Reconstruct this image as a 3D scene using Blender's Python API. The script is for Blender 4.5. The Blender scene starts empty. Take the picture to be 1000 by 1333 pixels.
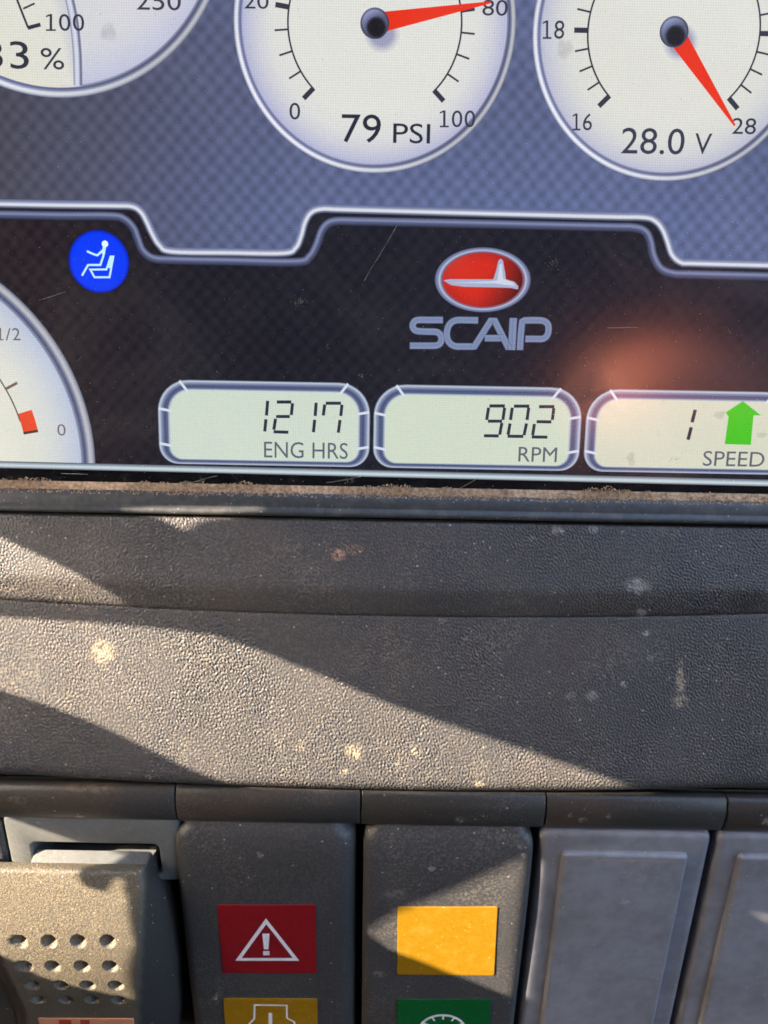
import bpy, bmesh, math, random
import numpy as np
from mathutils import Vector, Matrix
random.seed(7)
sc = bpy.context.scene
col = sc.collection
MM = 0.001

# ------------------------------------------------------------------ camera
PITCH = math.radians(30.0); ROLL = math.radians(1.05); FOC = 1050.0     # focal length in photo pixels
FW = Vector((0, math.cos(PITCH), -math.sin(PITCH)))
UP0 = Vector((0, math.sin(PITCH), math.cos(PITCH)))
RT = math.cos(ROLL)*Vector((1, 0, 0)) + math.sin(ROLL)*UP0
UP = -math.sin(ROLL)*Vector((1, 0, 0)) + math.cos(ROLL)*UP0
CAM = Vector((0, -95, 255))                                             # millimetres
cd = bpy.data.cameras.new('camera'); cam = bpy.data.objects.new('camera', cd); col.objects.link(cam)
cm = Matrix((RT, UP, -FW)).transposed().to_4x4(); cm.translation = CAM*MM
cam.matrix_world = cm
cd.sensor_fit = 'HORIZONTAL'; cd.sensor_width = 36.0; cd.lens = 36.0*FOC/1000.0
cd.clip_start = 0.002; cd.clip_end = 100.0
sc.camera = cam

# ------------------------------------------------------------------ sky, sun, exposure
EXPO = 3.2
SUN = Vector((-0.80, -0.30, 0.50)).normalized()                         # towards the sun
w = bpy.data.worlds.new('World'); sc.world = w; w.use_nodes = True
nt = w.node_tree; nt.nodes.clear()
sky = nt.nodes.new('ShaderNodeTexSky'); sky.sky_type = 'NISHITA'; sky.sun_disc = False; sky.air_density = 1.0; sky.dust_density = 4.0; sky.ozone_density = 0.6
sky.sun_elevation = math.asin(SUN.z); sky.sun_rotation = math.atan2(SUN.x, SUN.y)
bg = nt.nodes.new('ShaderNodeBackground'); bg.inputs[1].default_value = 0.145
wo = nt.nodes.new('ShaderNodeOutputWorld')
nt.links.new(sky.outputs[0], bg.inputs[0]); nt.links.new(bg.outputs[0], wo.inputs[0])
sl = bpy.data.lights.new('sun', 'SUN'); sl.energy = 2.9; sl.angle = math.radians(0.48); sl.color = (1.0, 0.87, 0.69)
so = bpy.data.objects.new('sun', sl); col.objects.link(so)
so.rotation_euler = SUN.to_track_quat('Z', 'Y').to_euler(); so.location = SUN*2
vs = sc.view_settings; vs.view_transform = 'Standard'; vs.look = 'None'; vs.gamma = 1.0; vs.use_curve_mapping = False
vs.exposure = EXPO
sc.render.filter_size = 1.7
sc.cycles.filter_width = 1.7

# ------------------------------------------------------------------ helpers
def lin(c):
    return tuple(((x/255)/12.92 if x/255 <= 0.04045 else ((x/255+0.055)/1.055)**2.4) for x in c[:3])

def ray(u, v):
    return FW + RT*((u-500)/FOC) - UP*((v-666.5)/FOC)

class Frame:
    """a plane of the console: x to the right, y up along the surface, z out of it (mm)"""
    def __init__(s, origin, tilt):
        t = math.radians(tilt)
        s.ex = Vector((1, 0, 0)); s.ey = UP0*math.cos(t) - FW*math.sin(t)
        s.ez = -FW*math.cos(t) - UP0*math.sin(t); s.o = origin
        m = Matrix((s.ex, s.ey, s.ez)).transposed().to_4x4(); m.translation = s.o*MM
        s.m = m
    def px(s, u, v, z=0.0):
        d = ray(u, v)
        k = ((s.o + s.ez*z - CAM).dot(s.ez))/d.dot(s.ez)
        p = CAM + d*k - s.o
        return Vector((p.dot(s.ex), p.dot(s.ey), z))
    def world(s, p):
        return s.o + s.ex*p[0] + s.ey*p[1] + s.ez*p[2]
    def at(s, p):
        m = s.m.copy(); m.translation = s.world(p)*MM
        return m

SCR = Frame(CAM + FW*110.0, 10.0)                       # the display
_b = SCR.world(SCR.px(500, 800))
BRW = Frame(_b + SCR.ez*1.0, 8.0)                       # the textured plastic below it
_s = BRW.world(BRW.px(500, 1075))
SWI = Frame(_s - BRW.ez*3.4, 22.0)                      # the row of switches

def tag(o, label=None, cat=None, group=None, kind=None):
    if label: o['label'] = label
    if cat: o['category'] = cat
    if group: o['group'] = group
    if kind: o['kind'] = kind
    return o

def link(name, me, mat, parent=None, matrix=None, smooth=False):
    o = bpy.data.objects.new(name, me); col.objects.link(o)
    if mat: me.materials.append(mat)
    if parent: o.parent = parent
    if matrix is not None: o.matrix_world = matrix
    if smooth:
        me.polygons.foreach_set('use_smooth', [True]*len(me.polygons))
    return o

def empty(name, matrix):
    o = bpy.data.objects.new(name, None); col.objects.link(o); o.matrix_world = matrix
    o.empty_display_size = 0.005
    return o

def mesh(name, verts, faces, mat, parent=None, matrix=None, smooth=False, cols=None):
    me = bpy.data.meshes.new(name)
    me.from_pydata([(p[0]*MM, p[1]*MM, p[2]*MM) for p in verts], [], faces)
    if cols is not None:
        a = me.color_attributes.new('Col', 'FLOAT_COLOR', 'POINT')
        flat = []
        for c in cols:
            l = lin(c); flat += [l[0], l[1], l[2], 1.0]
        a.data.foreach_set('color', flat)
    me.validate()
    return link(name, me, mat, parent, matrix, smooth)

def catmull(pts, n=6):
    out = []
    P = [Vector(p) for p in pts]
    for i in range(len(P)-1):
        p0 = P[max(i-1, 0)]; p1 = P[i]; p2 = P[i+1]; p3 = P[min(i+2, len(P)-1)]
        for k in range(n):
            t = k/n
            out.append(0.5*((2*p1)+(p2-p0)*t+(2*p0-5*p1+4*p2-p3)*t*t+(3*p1-p0-3*p2+p3)*t**3))
    out.append(P[-1])
    return out

# ------------------------------------------------------------------ materials
def newmat(name):
    m = bpy.data.materials.new(name); m.use_nodes = True
    m.node_tree.nodes.clear()
    return m, m.node_tree

class NB:
    def __init__(s, nt): s.nt = nt
    def n(s, t, **kw):
        nd = s.nt.nodes.new(t)
        for k, v in kw.items(): setattr(nd, k, v)
        return nd
    def l(s, a, b): s.nt.links.new(a, b)
    def setin(s, sock, v):
        if hasattr(v, 'is_linked') or isinstance(v, bpy.types.NodeSocket): s.l(v, sock)
        else: sock.default_value = v
    def math(s, op, a, b=None, clamp=False):
        nd = s.n('ShaderNodeMath', operation=op, use_clamp=clamp)
        s.setin(nd.inputs[0], a)
        if b is not None: s.setin(nd.inputs[1], b)
        return nd.outputs[0]
    def mix(s, f, a, b):
        nd = s.n('ShaderNodeMix', data_type='RGBA')
        s.setin(nd.inputs[0], f)
        for i, x in ((6, a), (7, b)):
            if isinstance(x, tuple): nd.inputs[i].default_value = (x[0], x[1], x[2], 1)
            else: s.l(x, nd.inputs[i])
        return nd.outputs[2]
    def ramp(s, f, lo, hi):
        nd = s.n('ShaderNodeMapRange', interpolation_type='SMOOTHSTEP'); s.l(f, nd.inputs[0])
        nd.inputs[1].default_value = lo; nd.inputs[2].default_value = hi
        return nd.outputs[0]
    def noise(s, vec, scale, detail=2, rough=0.5, dist=0.0):
        nd = s.n('ShaderNodeTexNoise'); s.l(vec, nd.inputs['Vector'])
        nd.inputs['Scale'].default_value = scale; nd.inputs['Detail'].default_value = detail
        nd.inputs['Roughness'].default_value = rough; nd.inputs['Distortion'].default_value = dist
        return nd.outputs[0]

def lcd_material(name, carbon=None):
    """picture on the display: emits, with the glossy cover sheet over it"""
    m, t = newmat(name); b = NB(t)
    tc = b.n('ShaderNodeTexCoord'); sep = b.n('ShaderNodeSeparateXYZ'); b.l(tc.outputs['Object'], sep.inputs[0])
    X, Y = sep.outputs[0], sep.outputs[1]
    at = b.n('ShaderNodeAttribute', attribute_name='Col')
    base = at.outputs['Color']
    if carbon:
        p, q, amp = carbon
        n1 = b.noise(tc.outputs['Object'], 620, 3)
        a1 = b.math('SINE', b.math('ADD', b.math('MULTIPLY', X, 2*math.pi/(p*MM)), b.math('MULTIPLY', n1, 3.2)))
        a2 = b.math('SINE', b.math('ADD', b.math('MULTIPLY', Y, 2*math.pi/(q*MM)), b.math('MULTIPLY', n1, 1.6)))
        f = b.math('ADD', b.math('MULTIPLY', b.math('MULTIPLY', a1, a2), amp), 1.0)
        vm = b.n('ShaderNodeVectorMath', operation='SCALE'); b.l(base, vm.inputs[0]); b.l(f, vm.inputs['Scale'])
        base = vm.outputs[0]
    # pixel grid of the panel
    g = b.math('MULTIPLY', b.math('SINE', b.math('MULTIPLY', X, 2*math.pi/(0.300*MM))), 0.055)
    h = b.math('MULTIPLY', b.math('SINE', b.math('MULTIPLY', Y, 2*math.pi/(0.300*MM))), 0.055)
    gr = b.math('ADD', b.math('ADD', g, h), 1.0)
    ns = b.math('ADD', b.math('MULTIPLY', b.noise(tc.outputs['Object'], 3800, 1), 0.16), 0.92)
    k = b.math('MULTIPLY', gr, ns)
    v2 = b.n('ShaderNodeVectorMath', operation='SCALE'); b.l(base, v2.inputs[0]); b.l(k, v2.inputs['Scale'])
    pr = b.n('ShaderNodeBsdfPrincipled')
    fm = b.ramp(b.noise(tc.outputs['Object'], 45, 5, 0.65, 1.0), 0.40, 0.75)          # uneven film of dust on the cover
    b.l(b.mix(fm, (0.005, 0.005, 0.006), (0.030, 0.025, 0.020)), pr.inputs['Base Color'])
    b.l(b.math('ADD', b.math('MULTIPLY', fm, 0.10), 0.14), pr.inputs['Roughness'])
    pr.inputs['IOR'].default_value = 1.8
    b.l(v2.outputs[0], pr.inputs['Emission Color'])
    pr.inputs['Emission Strength'].default_value = 1.0/2**EXPO
    o = b.n('ShaderNodeOutputMaterial'); b.l(pr.outputs[0], o.inputs[0])
    return m

M_LCD = lcd_material('lcd_picture')
M_CARBON = lcd_material('lcd_carbon_weave', (2.15, 2.35, 0.22))
M_DARKW = lcd_material('lcd_dark_weave', (2.15, 2.35, 0.32))

def plastic(name, base, rough, dust=(0.30, 0.24, 0.17), dust_amt=0.25, grain=None, grain_d=0.05, fine=0.0,
            spots=(), mottled=0.0, speck=0.5, spec=0.5, dust_lo=0.42, brown=0.0, fr=None, dscale=2600, mscale=140, bare=None):
    m, t = newmat(name); b = NB(t)
    ge = b.n('ShaderNodeNewGeometry'); mp = b.n('ShaderNodeMapping', vector_type='TEXTURE')
    b.l(ge.outputs['Position'], mp.inputs['Vector'])          # position along the console, so that no two switches wear the same dirt
    mp.inputs['Location'].default_value = (fr or BRW).o*MM; mp.inputs['Rotation'].default_value = (fr or BRW).m.to_euler()
    V = mp.outputs[0]
    c = base
    cur = None
    if mottled:
        mo = b.ramp(b.noise(V, mscale, 6, 0.66), 0.3, 0.7)
        cur = b.mix(mo, tuple(x*(1-mottled) for x in base), tuple(x*(1+mottled) for x in base))
    else:
        mo = b.ramp(b.noise(V, 60, 3), 0.3, 0.7)
        cur = b.mix(mo, tuple(x*0.9 for x in base), tuple(x*1.1 for x in base))
    if brown:
        br = b.math('MULTIPLY', b.ramp(b.noise(V, 55, 4, 0.6), 0.45, 0.75), brown)
        cur = b.mix(br, cur, (0.075, 0.05, 0.035))
    # thin film of dust, broken up
    d1 = b.ramp(b.noise(V, 90, 4, 0.6), dust_lo, 0.85)
    d2 = b.ramp(b.noise(V, dscale, 2, 0.6), 0.42, 0.68)
    dm = b.math('MULTIPLY', b.math('MULTIPLY', b.math('ADD', d1, 0.35), d2), dust_amt, True)
    cur = b.mix(dm, cur, dust)
    if bare:
        ba = b.n('ShaderNodeAttribute', attribute_name='bare'); cur = b.mix(ba.outputs['Fac'], cur, bare)
    # grains of dust
    vo = b.n('ShaderNodeTexVoronoi'); b.l(V, vo.inputs['Vector']); vo.inputs['Scale'].default_value = 900
    sp = b.math('LESS_THAN', vo.outputs['Distance'], 0.13)
    rn = b.n('ShaderNodeSeparateColor'); b.l(vo.outputs['Color'], rn.inputs[0])
    pick = b.math('GREATER_THAN', rn.outputs[0], 1.0-0.35*speck)
    sm = b.math('MULTIPLY', b.math('MULTIPLY', sp, pick), 0.75)
    cur = b.mix(sm, cur, (0.42, 0.36, 0.28))
    # dried smudges: (x, y, rx, ry, strength, colour) in mm
    if spots:
        wn = b.n('ShaderNodeTexNoise'); b.l(V, wn.inputs['Vector']); wn.inputs['Scale'].default_value = 700
        wn.inputs['Detail'].default_value = 3
        sub = b.n('ShaderNodeVectorMath', operation='SUBTRACT'); b.l(wn.outputs['Color'], sub.inputs[0]); sub.inputs[1].default_value = (0.5, 0.5, 0.5)
        scl = b.n('ShaderNodeVectorMath', operation='SCALE'); b.l(sub.outputs[0], scl.inputs[0]); scl.inputs['Scale'].default_value = 1.5*MM
        ad = b.n('ShaderNodeVectorMath', operation='ADD'); b.l(V, ad.inputs[0]); b.l(scl.outputs[0], ad.inputs[1])
        brk = b.ramp(b.noise(V, 1500, 2), 0.3, 0.62)
        for (x, y, rx, ry, st, cc) in spots:
            s1 = b.n('ShaderNodeVectorMath', operation='SUBTRACT'); b.l(ad.outputs[0], s1.inputs[0]); s1.inputs[1].default_value = (x*MM, y*MM, 0)
            s2 = b.n('ShaderNodeVectorMath', operation='MULTIPLY'); b.l(s1.outputs[0], s2.inputs[0]); s2.inputs[1].default_value = (1/(rx*MM), 1/(ry*MM), 0)
            s3 = b.n('ShaderNodeVectorMath', operation='LENGTH'); b.l(s2.outputs[0], s3.inputs[0])
            f = b.ramp(s3.outputs['Value'], 1.15, 0.45)
            f = b.math('MULTIPLY', b.math('MULTIPLY', f, brk), st)
            cur = b.mix(f, cur, cc)
    pr = b.n('ShaderNodeBsdfPrincipled')
    b.l(cur, pr.inputs['Base Color'])
    pr.inputs['Specular IOR Level'].default_value = spec
    rr = b.math('ADD', b.math('MULTIPLY', dm, 0.4), rough, True); b.l(rr, pr.inputs['Roughness'])
    hgt = None
    bp = None
    if grain:
        v1 = b.noise(V, grain, 2, 0.45, 0.6)
        g1 = b.ramp(v1, 0.34, 0.66)
        bp = b.n('ShaderNodeBump'); b.l(g1, bp.inputs['Height']); bp.inputs['Distance'].default_value = grain_d*MM
        bp.inputs['Strength'].default_value = 1.0
    if fine:
        bf = b.n('ShaderNodeBump'); b.l(b.noise(V, 5200, 2, 0.6), bf.inputs['Height']); bf.inputs['Distance'].default_value = fine*MM
        if bp: b.l(bp.outputs[0], bf.inputs['Normal'])
        bp = bf
    if bp: b.l(bp.outputs[0], pr.inputs['Normal'])
    o = b.n('ShaderNodeOutputMaterial'); b.l(pr.outputs[0], o.inputs[0])
    return m

def simple(name, c, rough=0.5, spec=0.5, var=0.15, fine=0.0, vs_=1500, dust=0.0, dcol=(0.45, 0.38, 0.28)):
    m, t = newmat(name); b = NB(t)
    tc = b.n('ShaderNodeTexCoord'); V = tc.outputs['Object']
    f = b.ramp(b.noise(V, vs_, 3), 0.3, 0.7)
    cur = b.mix(f, tuple(x*(1-var) for x in c), tuple(min(1, x*(1+var)) for x in c))
    if dust:
        vo = b.n('ShaderNodeTexVoronoi'); b.l(V, vo.inputs['Vector']); vo.inputs['Scale'].default_value = 1700
        rn = b.n('ShaderNodeSeparateColor'); b.l(vo.outputs['Color'], rn.inputs[0])
        s = b.math('MULTIPLY', b.math('LESS_THAN', vo.outputs['Distance'], 0.16), b.math('GREATER_THAN', rn.outputs[0], 1-0.5*dust))
        film = b.math('MULTIPLY', b.ramp(b.noise(V, 420, 4, 0.65), 0.45, 0.8), 0.35*dust)
        cur = b.mix(b.math('MAXIMUM', b.math('MULTIPLY', s, 0.6), film), cur, dcol)
    pr = b.n('ShaderNodeBsdfPrincipled'); b.l(cur, pr.inputs['Base Color'])
    pr.inputs['Roughness'].default_value = rough; pr.inputs['Specular IOR Level'].default_value = spec
    if fine:
        bf = b.n('ShaderNodeBump'); b.l(b.noise(V, 4000, 2), bf.inputs['Height']); bf.inputs['Distance'].default_value = fine*MM
        b.l(bf.outputs[0], pr.inputs['Normal'])
    o = b.n('ShaderNodeOutputMaterial'); b.l(pr.outputs[0], o.inputs[0])
    return m

TAN = (0.31, 0.245, 0.165); GREYD = (0.40, 0.35, 0.31)
def spots_px(fr, lst):
    out = []
    for (u, v, ru, rv, st, cc) in lst:
        p = fr.px(u, v); out.append((p.x, p.y, ru/9.4, rv/9.0, st, cc))
    return out

M_BROW = plastic('grained_plastic', (0.064, 0.059, 0.059), 0.52, dust=(0.28, 0.23, 0.165), dust_amt=0.52, fine=0.012, speck=0.6, brown=0.35,
    spots=spots_px(BRW, [(134, 849, 17, 17, .9, TAN), (460, 976, 14, 13, .9, TAN), (448, 1004, 7, 8, .8, TAN), (543, 975, 9, 9, .5, TAN), (390, 970, 8, 8, .5, TAN),
        (624, 1020, 8, 6, .9, TAN), (886, 880, 8, 24, .9, (0.40, 0.31, 0.21)), (883, 912, 12, 11, .75, (0.40, 0.31, 0.21)), (825, 760, 18, 11, .75, GREYD),
        (724, 690, 10, 7, .8, GREYD), (834, 797, 8, 8, .6, GREYD), (842, 824, 6, 5, .9, GREYD), (770, 905, 8, 9, .5, GREYD), (742, 905, 9, 7, .35, GREYD),
        (967, 780, 24, 20, .6, (0.035, 0.022, 0.015)), (440, 719, 11, 8, .9, (0.62, 0.34, 0.2)), (462, 713, 14, 9, .35, (0.35, 0.2, 0.13)), (771, 690, 8, 6, .5, GREYD),
        (845, 855, 5, 4, .6, GREYD), (690, 700, 5, 4, .4, GREYD), (812, 890, 6, 3, .6, GREYD), (608, 832, 5, 4, .6, GREYD), (575, 808, 6, 4, .5, GREYD)]))
M_CAP = plastic('dark_cap_plastic', (0.036, 0.033, 0.031), 0.42, fr=SWI, dust_amt=0.22, fine=0.004, speck=0.25, brown=0.75,
    spots=spots_px(SWI, [(109, 1055, 6, 6, .8, GREYD), (30, 1030, 14, 8, .5, (0.2, 0.15, 0.1)), (598, 1057, 8, 7, .6, GREYD), (755, 1055, 6, 5, .7, GREYD), (992, 1057, 8, 8, .8, (0.33, 0.28, 0.24)), (740, 1050, 4, 4, .7, GREYD), (120, 1020, 40, 5, .5, (0.2, 0.14, 0.09)), (787, 1050, 5, 5, .6, GREYD)]))
M_SWITCH = plastic('black_switch_plastic', (0.043, 0.042, 0.045), 0.48, fr=SWI, dust=(0.30, 0.25, 0.18), dust_amt=0.36, fine=0.016, speck=0.45,
    spots=spots_px(SWI, [(514, 1147, 18, 10, .6, (0.2, 0.16, 0.14)), (494, 1252, 12, 8, .5, (0.3, 0.24, 0.2)), (562, 1115, 6, 5, .6, GREYD), (339, 1098, 6, 6, .7, GREYD), (680, 1100, 6, 6, .5, GREYD), (675, 1090, 5, 5, .5, GREYD)]))
M_ROCKER = plastic('dusty_rocker_plastic', (0.090, 0.076, 0.056), 0.52, dust=(0.35, 0.26, 0.155), dust_amt=0.50, grain=3000, grain_d=0.035, fine=0.030, speck=0.7, dust_lo=0.2, dscale=5200, fr=SWI, bare=(0.030, 0.027, 0.026))
M_HOUSE = plastic('grey_housing_plastic', (0.125, 0.125, 0.120), 0.42, fr=SWI, dust=(0.34, 0.30, 0.23), dust_amt=0.25, fine=0.006, mottled=0.15, speck=0.2)
M_BLANK = plastic('blue_grey_plastic', (0.225, 0.220, 0.238), 0.46, fr=SWI, dust=(0.22, 0.19, 0.17), dust_amt=0.18, fine=0.005, mottled=0.15, mscale=300, speck=0.4, brown=0.3,
    spots=spots_px(SWI, [(812, 1107, 90, 3, .8, (0.34, 0.27, 0.2)), (812, 1125, 12, 7, .6, (0.33, 0.27, 0.25)), (830, 1130, 9, 9, .6, (0.33, 0.27, 0.25)), (962, 1105, 5, 5, .7, GREYD), (919, 1235, 5, 5, .7, (0.3, 0.2, 0.15)), (982, 1258, 6, 5, .7, (0.34, 0.25, 0.2)), (760, 1328, 8, 6, .6, GREYD), (808, 1161, 6, 4, .6, GREYD), (995, 1240, 8, 8, .6, (0.33, 0.25, 0.2))]))
M_RUBBER = simple('black_rubber', (0.046, 0.047, 0.048), 0.48, 0.5, 0.2, fine=0.006, dust=0.3)
M_GLASS = simple('black_bezel_glass', (0.006, 0.005, 0.006), 0.12, 0.6, 0.2, dust=0.12)
M_DUST = simple('tan_dust', (0.44, 0.29, 0.175), 0.9, 0.1, 0.35, vs_=2200)
M_SPECK = simple('pale_dust', (0.36, 0.29, 0.22), 0.9, 0.1, 0.35, vs_=2200)
M_GAPBLACK = simple('black_recess', (0.010, 0.010, 0.010), 0.7, 0.2)
M_RED = simple('red_label', (0.23, 0.010, 0.014), 0.28, 0.5, 0.08, dust=0.12, dcol=(0.35, 0.12, 0.10))
M_YEL = simple('yellow_label', (0.30, 0.15, 0.007), 0.28, 0.5, 0.06, fine=0.004, dust=0.30, dcol=(0.8, 0.55, 0.15))
M_GRN = simple('green_label', (0.006, 0.10, 0.022), 0.28, 0.5, 0.10, dust=0.12, dcol=(0.2, 0.3, 0.2))
M_PEACH = simple('orange_label', (0.75, 0.32, 0.18), 0.35, 0.5, 0.06, dust=0.1)
M_WHITE = simple('white_print', (0.75, 0.72, 0.74), 0.35, 0.4, 0.05, dust=0.05)
M_ORANGE = simple('orange_shell', (0.94, 0.26, 0.13), 0.40, 0.4, 0.04)
M_PANEL = simple('dark_panel', (0.02, 0.02, 0.02), 0.7, 0.2)

# ------------------------------------------------------------------ the display
disp = empty('display_monitor', SCR.m)
tag(disp, 'colour dashboard display with round gauges and readouts above the grained plastic ledge', 'display')
S = SCR.px
def z_(layer): return 0.025*layer
PXMM = 9.5

def strip(name, rows, cols_, layer, parent, mat=M_LCD):
    """rows: list of point rows (local mm x,y), cols_: colour per row or per point"""
    vs_, fs, cs = [], [], []
    n = len(rows[0])
    for r, row in enumerate(rows):
        for i, p in enumerate(row):
            vs_.append((p[0], p[1], z_(layer)))
            c = cols_[r]; cs.append(c[i] if isinstance(c, list) else c)
    for r in range(len(rows)-1):
        for i in range(n-1):
            fs.append((r*n+i, (r+1)*n+i, (r+1)*n+i+1, r*n+i+1))
    return mesh(name, vs_, fs, mat, parent, cols=cs)

def offset_rows(pts, offs):
    rows = [[] for _ in offs]
    for i, p in enumerate(pts):
        a = pts[max(i-1, 0)]; c = pts[min(i+1, len(pts)-1)]
        t = Vector((c[0]-a[0], c[1]-a[1], 0)).normalized(); nn = Vector((t.y, -t.x, 0))   # to the right of travel (down when going right)
        for k, o in enumerate(offs):
            rows[k].append((p[0]+nn.x*o, p[1]+nn.y*o))
    return rows

def band(name, pts_px, prof, layer, parent, smooth=True, n=6):
    pts = [S(u, v) for u, v in pts_px]
    if smooth: pts = catmull(pts, n)
    offs = [o/PXMM for o, c in prof]
    return strip(name, offset_rows(pts, offs), [c for o, c in prof], layer, parent)

def ringdisc(name, c, prof, layer, parent, a0=0, a1=360, n=96, sy=1.0, colfn=None, mat=M_LCD, clip=None):
    """prof: (radius mm, colour) from inside out"""
    rows, cols_ = [], []
    for r, cc in prof:
        row, cl = [], []
        for i in range(n+1):
            a = math.radians(a0+(a1-a0)*i/n)
            x, y = c[0]+r*math.cos(a), c[1]+r*sy*math.sin(a)
            if clip is not None: y = max(y, clip)
            row.append((x, y)); cl.append(colfn(a, r, cc) if colfn else cc)
        rows.append(row); cols_.append(cl)
    return strip(name, rows, cols_, layer, parent, mat)

def polys(name, plist, colr, layer, parent, mat=M_LCD, z=None, fr=None, matrix=None, thick=0.0):
    """filled outlines (local mm)"""
    bm = bmesh.new()
    zz = z_(layer) if z is None else z
    for pts in plist:
        vv = [bm.verts.new((p[0]*MM, p[1]*MM, (p[2] if len(p) > 2 and z is None and layer is None else zz)*MM)) for p in pts]
        es = [bm.edges.new((vv[i], vv[(i+1) % len(vv)])) for i in range(len(vv))]
        bmesh.ops.triangle_fill(bm, edges=es, use_beauty=True)
    for f in bm.faces:
        f.normal_update()
        if f.normal.z < 0: f.normal_flip()
    me = bpy.data.meshes.new(name); bm.to_mesh(me); bm.free()
    if colr is not None:
        a = me.color_attributes.new('Col', 'FLOAT_COLOR', 'POINT'); l = lin(colr)
        a.data.foreach_set('color', [l[0], l[1], l[2], 1.0]*len(me.vertices))
    return link(name, me, mat, parent, matrix)

def strokes_mesh(name, lines, width, colr, layer, parent, mat=M_LCD, z=None, closed=False, zf=None):
    """stroked polylines (local mm), width mm"""
    vs_, fs = [], []
    for pts in lines:
        n = len(pts); base = len(vs_)
        for i, p in enumerate(pts):
            if closed: a = pts[(i-1) % n]; c = pts[(i+1) % n]
            else: a = pts[max(i-1, 0)]; c = pts[min(i+1, n-1)]
            t1 = Vector((p[0]-a[0], p[1]-a[1])); t2 = Vector((c[0]-p[0], c[1]-p[1]))
            if t1.length < 1e-9: t1 = t2
            if t2.length < 1e-9: t2 = t1
            t1.normalize(); t2.normalize(); t = (t1+t2)
            if t.length < 1e-6: t = t1.copy()
            t.normalize(); nn = Vector((t.y, -t.x))
            k = 1/max(0.5, abs(nn.dot(Vector((t1.y, -t1.x)))))
            zz = zf(p[0], p[1]) if zf else (z_(layer) if z is None else z)
            vs_.append((p[0]+nn.x*width/2*k, p[1]+nn.y*width/2*k, zz)); vs_.append((p[0]-nn.x*width/2*k, p[1]-nn.y*width/2*k, zz))
        for i in range(n if closed else n-1):
            j = (i+1) % n
            fs.append((base+2*i, base+2*j, base+2*j+1, base+2*i+1))
    return mesh(name, vs_, fs, mat, parent, cols=[colr]*len(vs_) if colr else None)

def textmesh(name, s, box, colr, layer, parent, mat=M_LCD, fr=SCR, z=None, bold=0.0):
    u0, v0, u1, v1 = box
    cu = bpy.data.curves.new('t', 'FONT'); cu.body = s; cu.resolution_u = 4; cu.size = 1.0; cu.offset = bold
    ob = bpy.data.objects.new('t', cu); col.objects.link(ob)
    dg = bpy.context.evaluated_depsgraph_get()
    me = bpy.data.meshes.new_from_object(ob.evaluated_get(dg))
    bpy.data.objects.remove(ob); bpy.data.curves.remove(cu)
    xs = [v.co.x for v in me.vertices]; ys = [v.co.y for v in me.vertices]
    uc, vc = (u0+u1)/2, (v0+v1)/2
    c = fr.px(uc, vc); W = (fr.px(u1, vc)-fr.px(u0, vc)).length; H = (fr.px(uc, v0)-fr.px(uc, v1)).length
    mx, my = (min(xs)+max(xs))/2, (min(ys)+max(ys))/2
    sx, sy = W/(max(xs)-min(xs)), H/(max(ys)-min(ys))
    zz = z_(layer) if z is None else z
    for v in me.vertices:
        v.co = ((c.x+(v.co.x-mx)*sx)*MM, (c.y+(v.co.y-my)*sy)*MM, zz*MM)
    me.name = name
    me.materials.clear()
    if colr:
        a = me.color_attributes.new('Col', 'FLOAT_COLOR', 'POINT'); l = lin(colr)
        a.data.foreach_set('color', [l[0], l[1], l[2], 1.0]*len(me.vertices))
    return link(name, me, mat, parent)

ONE = [[(0.40, 0.0), (0.62, 0.0), (0.62, 1.0), (0.42, 1.0), (0.08, 0.90), (0.08, 0.80), (0.40, 0.89)], [(0.08, 0.0), (0.40, 0.0), (0.40, 0.10), (0.08, 0.10)], [(0.62, 0.0), (0.94, 0.0), (0.94, 0.10), (0.62, 0.10)]]
def numeral(s, box, colr, layer, parent, wts=None, name='numeral'):
    if '1' not in s: return textmesh(name, s, box, colr, layer, parent)
    u0, v0, u1, v1 = box; wts = wts or [1]*len(s); tot = sum(wts); u = u0; first = None; obs = []
    for ch, wt in zip(s, wts):
        w_ = (u1-u0)*wt/tot; a, b_ = u+w_*0.09, u+w_*0.91; u += w_
        if ch == '1':
            pl_ = [[S(a+(b_-a)*x, v1+(v0-v1)*y).xy for x, y in q] for q in ONE]
            obs.append(polys(name, pl_, colr, layer, parent))
        else: obs.append(textmesh(name, ch, (a, v0, b_, v1), colr, layer, parent))
    bm = bmesh.new()
    for o in obs: bm.from_mesh(o.data)
    me = bpy.data.meshes.new(name); bm.to_mesh(me); bm.free()
    for o in obs: bpy.data.objects.remove(o)
    a = me.color_attributes.get('Col') or me.color_attributes.new('Col', 'FLOAT_COLOR', 'POINT'); l = lin(colr)
    a.data.foreach_set('color', [l[0], l[1], l[2], 1.0]*len(me.vertices))
    return link(name, me, M_LCD, parent)

XL, XR = -84.0, 84.0                       # picture edges; the rest of the display runs on beyond the photo
YT = S(500, -380).y
BOTL, BOTR = S(0, 605), S(1000, 629)
YB = S(500, 614).y                         # bottom edge of the picture
# --- carbon weave background
rows, cols_ = [], []
for j in range(9):
    y = YT + (S(500, 250).y-3-YT)*j/8
    row, cl = [], []
    for i in range(25):
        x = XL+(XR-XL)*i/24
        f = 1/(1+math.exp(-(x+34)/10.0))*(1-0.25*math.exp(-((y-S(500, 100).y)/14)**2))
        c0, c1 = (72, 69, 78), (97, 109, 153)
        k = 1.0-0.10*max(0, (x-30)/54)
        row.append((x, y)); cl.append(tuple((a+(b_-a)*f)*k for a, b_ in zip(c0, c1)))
    rows.append(row); cols_.append(cl)
y = S(500, 372).y
rows.append([(p[0], y) for p in rows[-1]]); cols_.append(cols_[-1])
strip('carbon_background', rows, cols_, 0, disp, M_CARBON)

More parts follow.
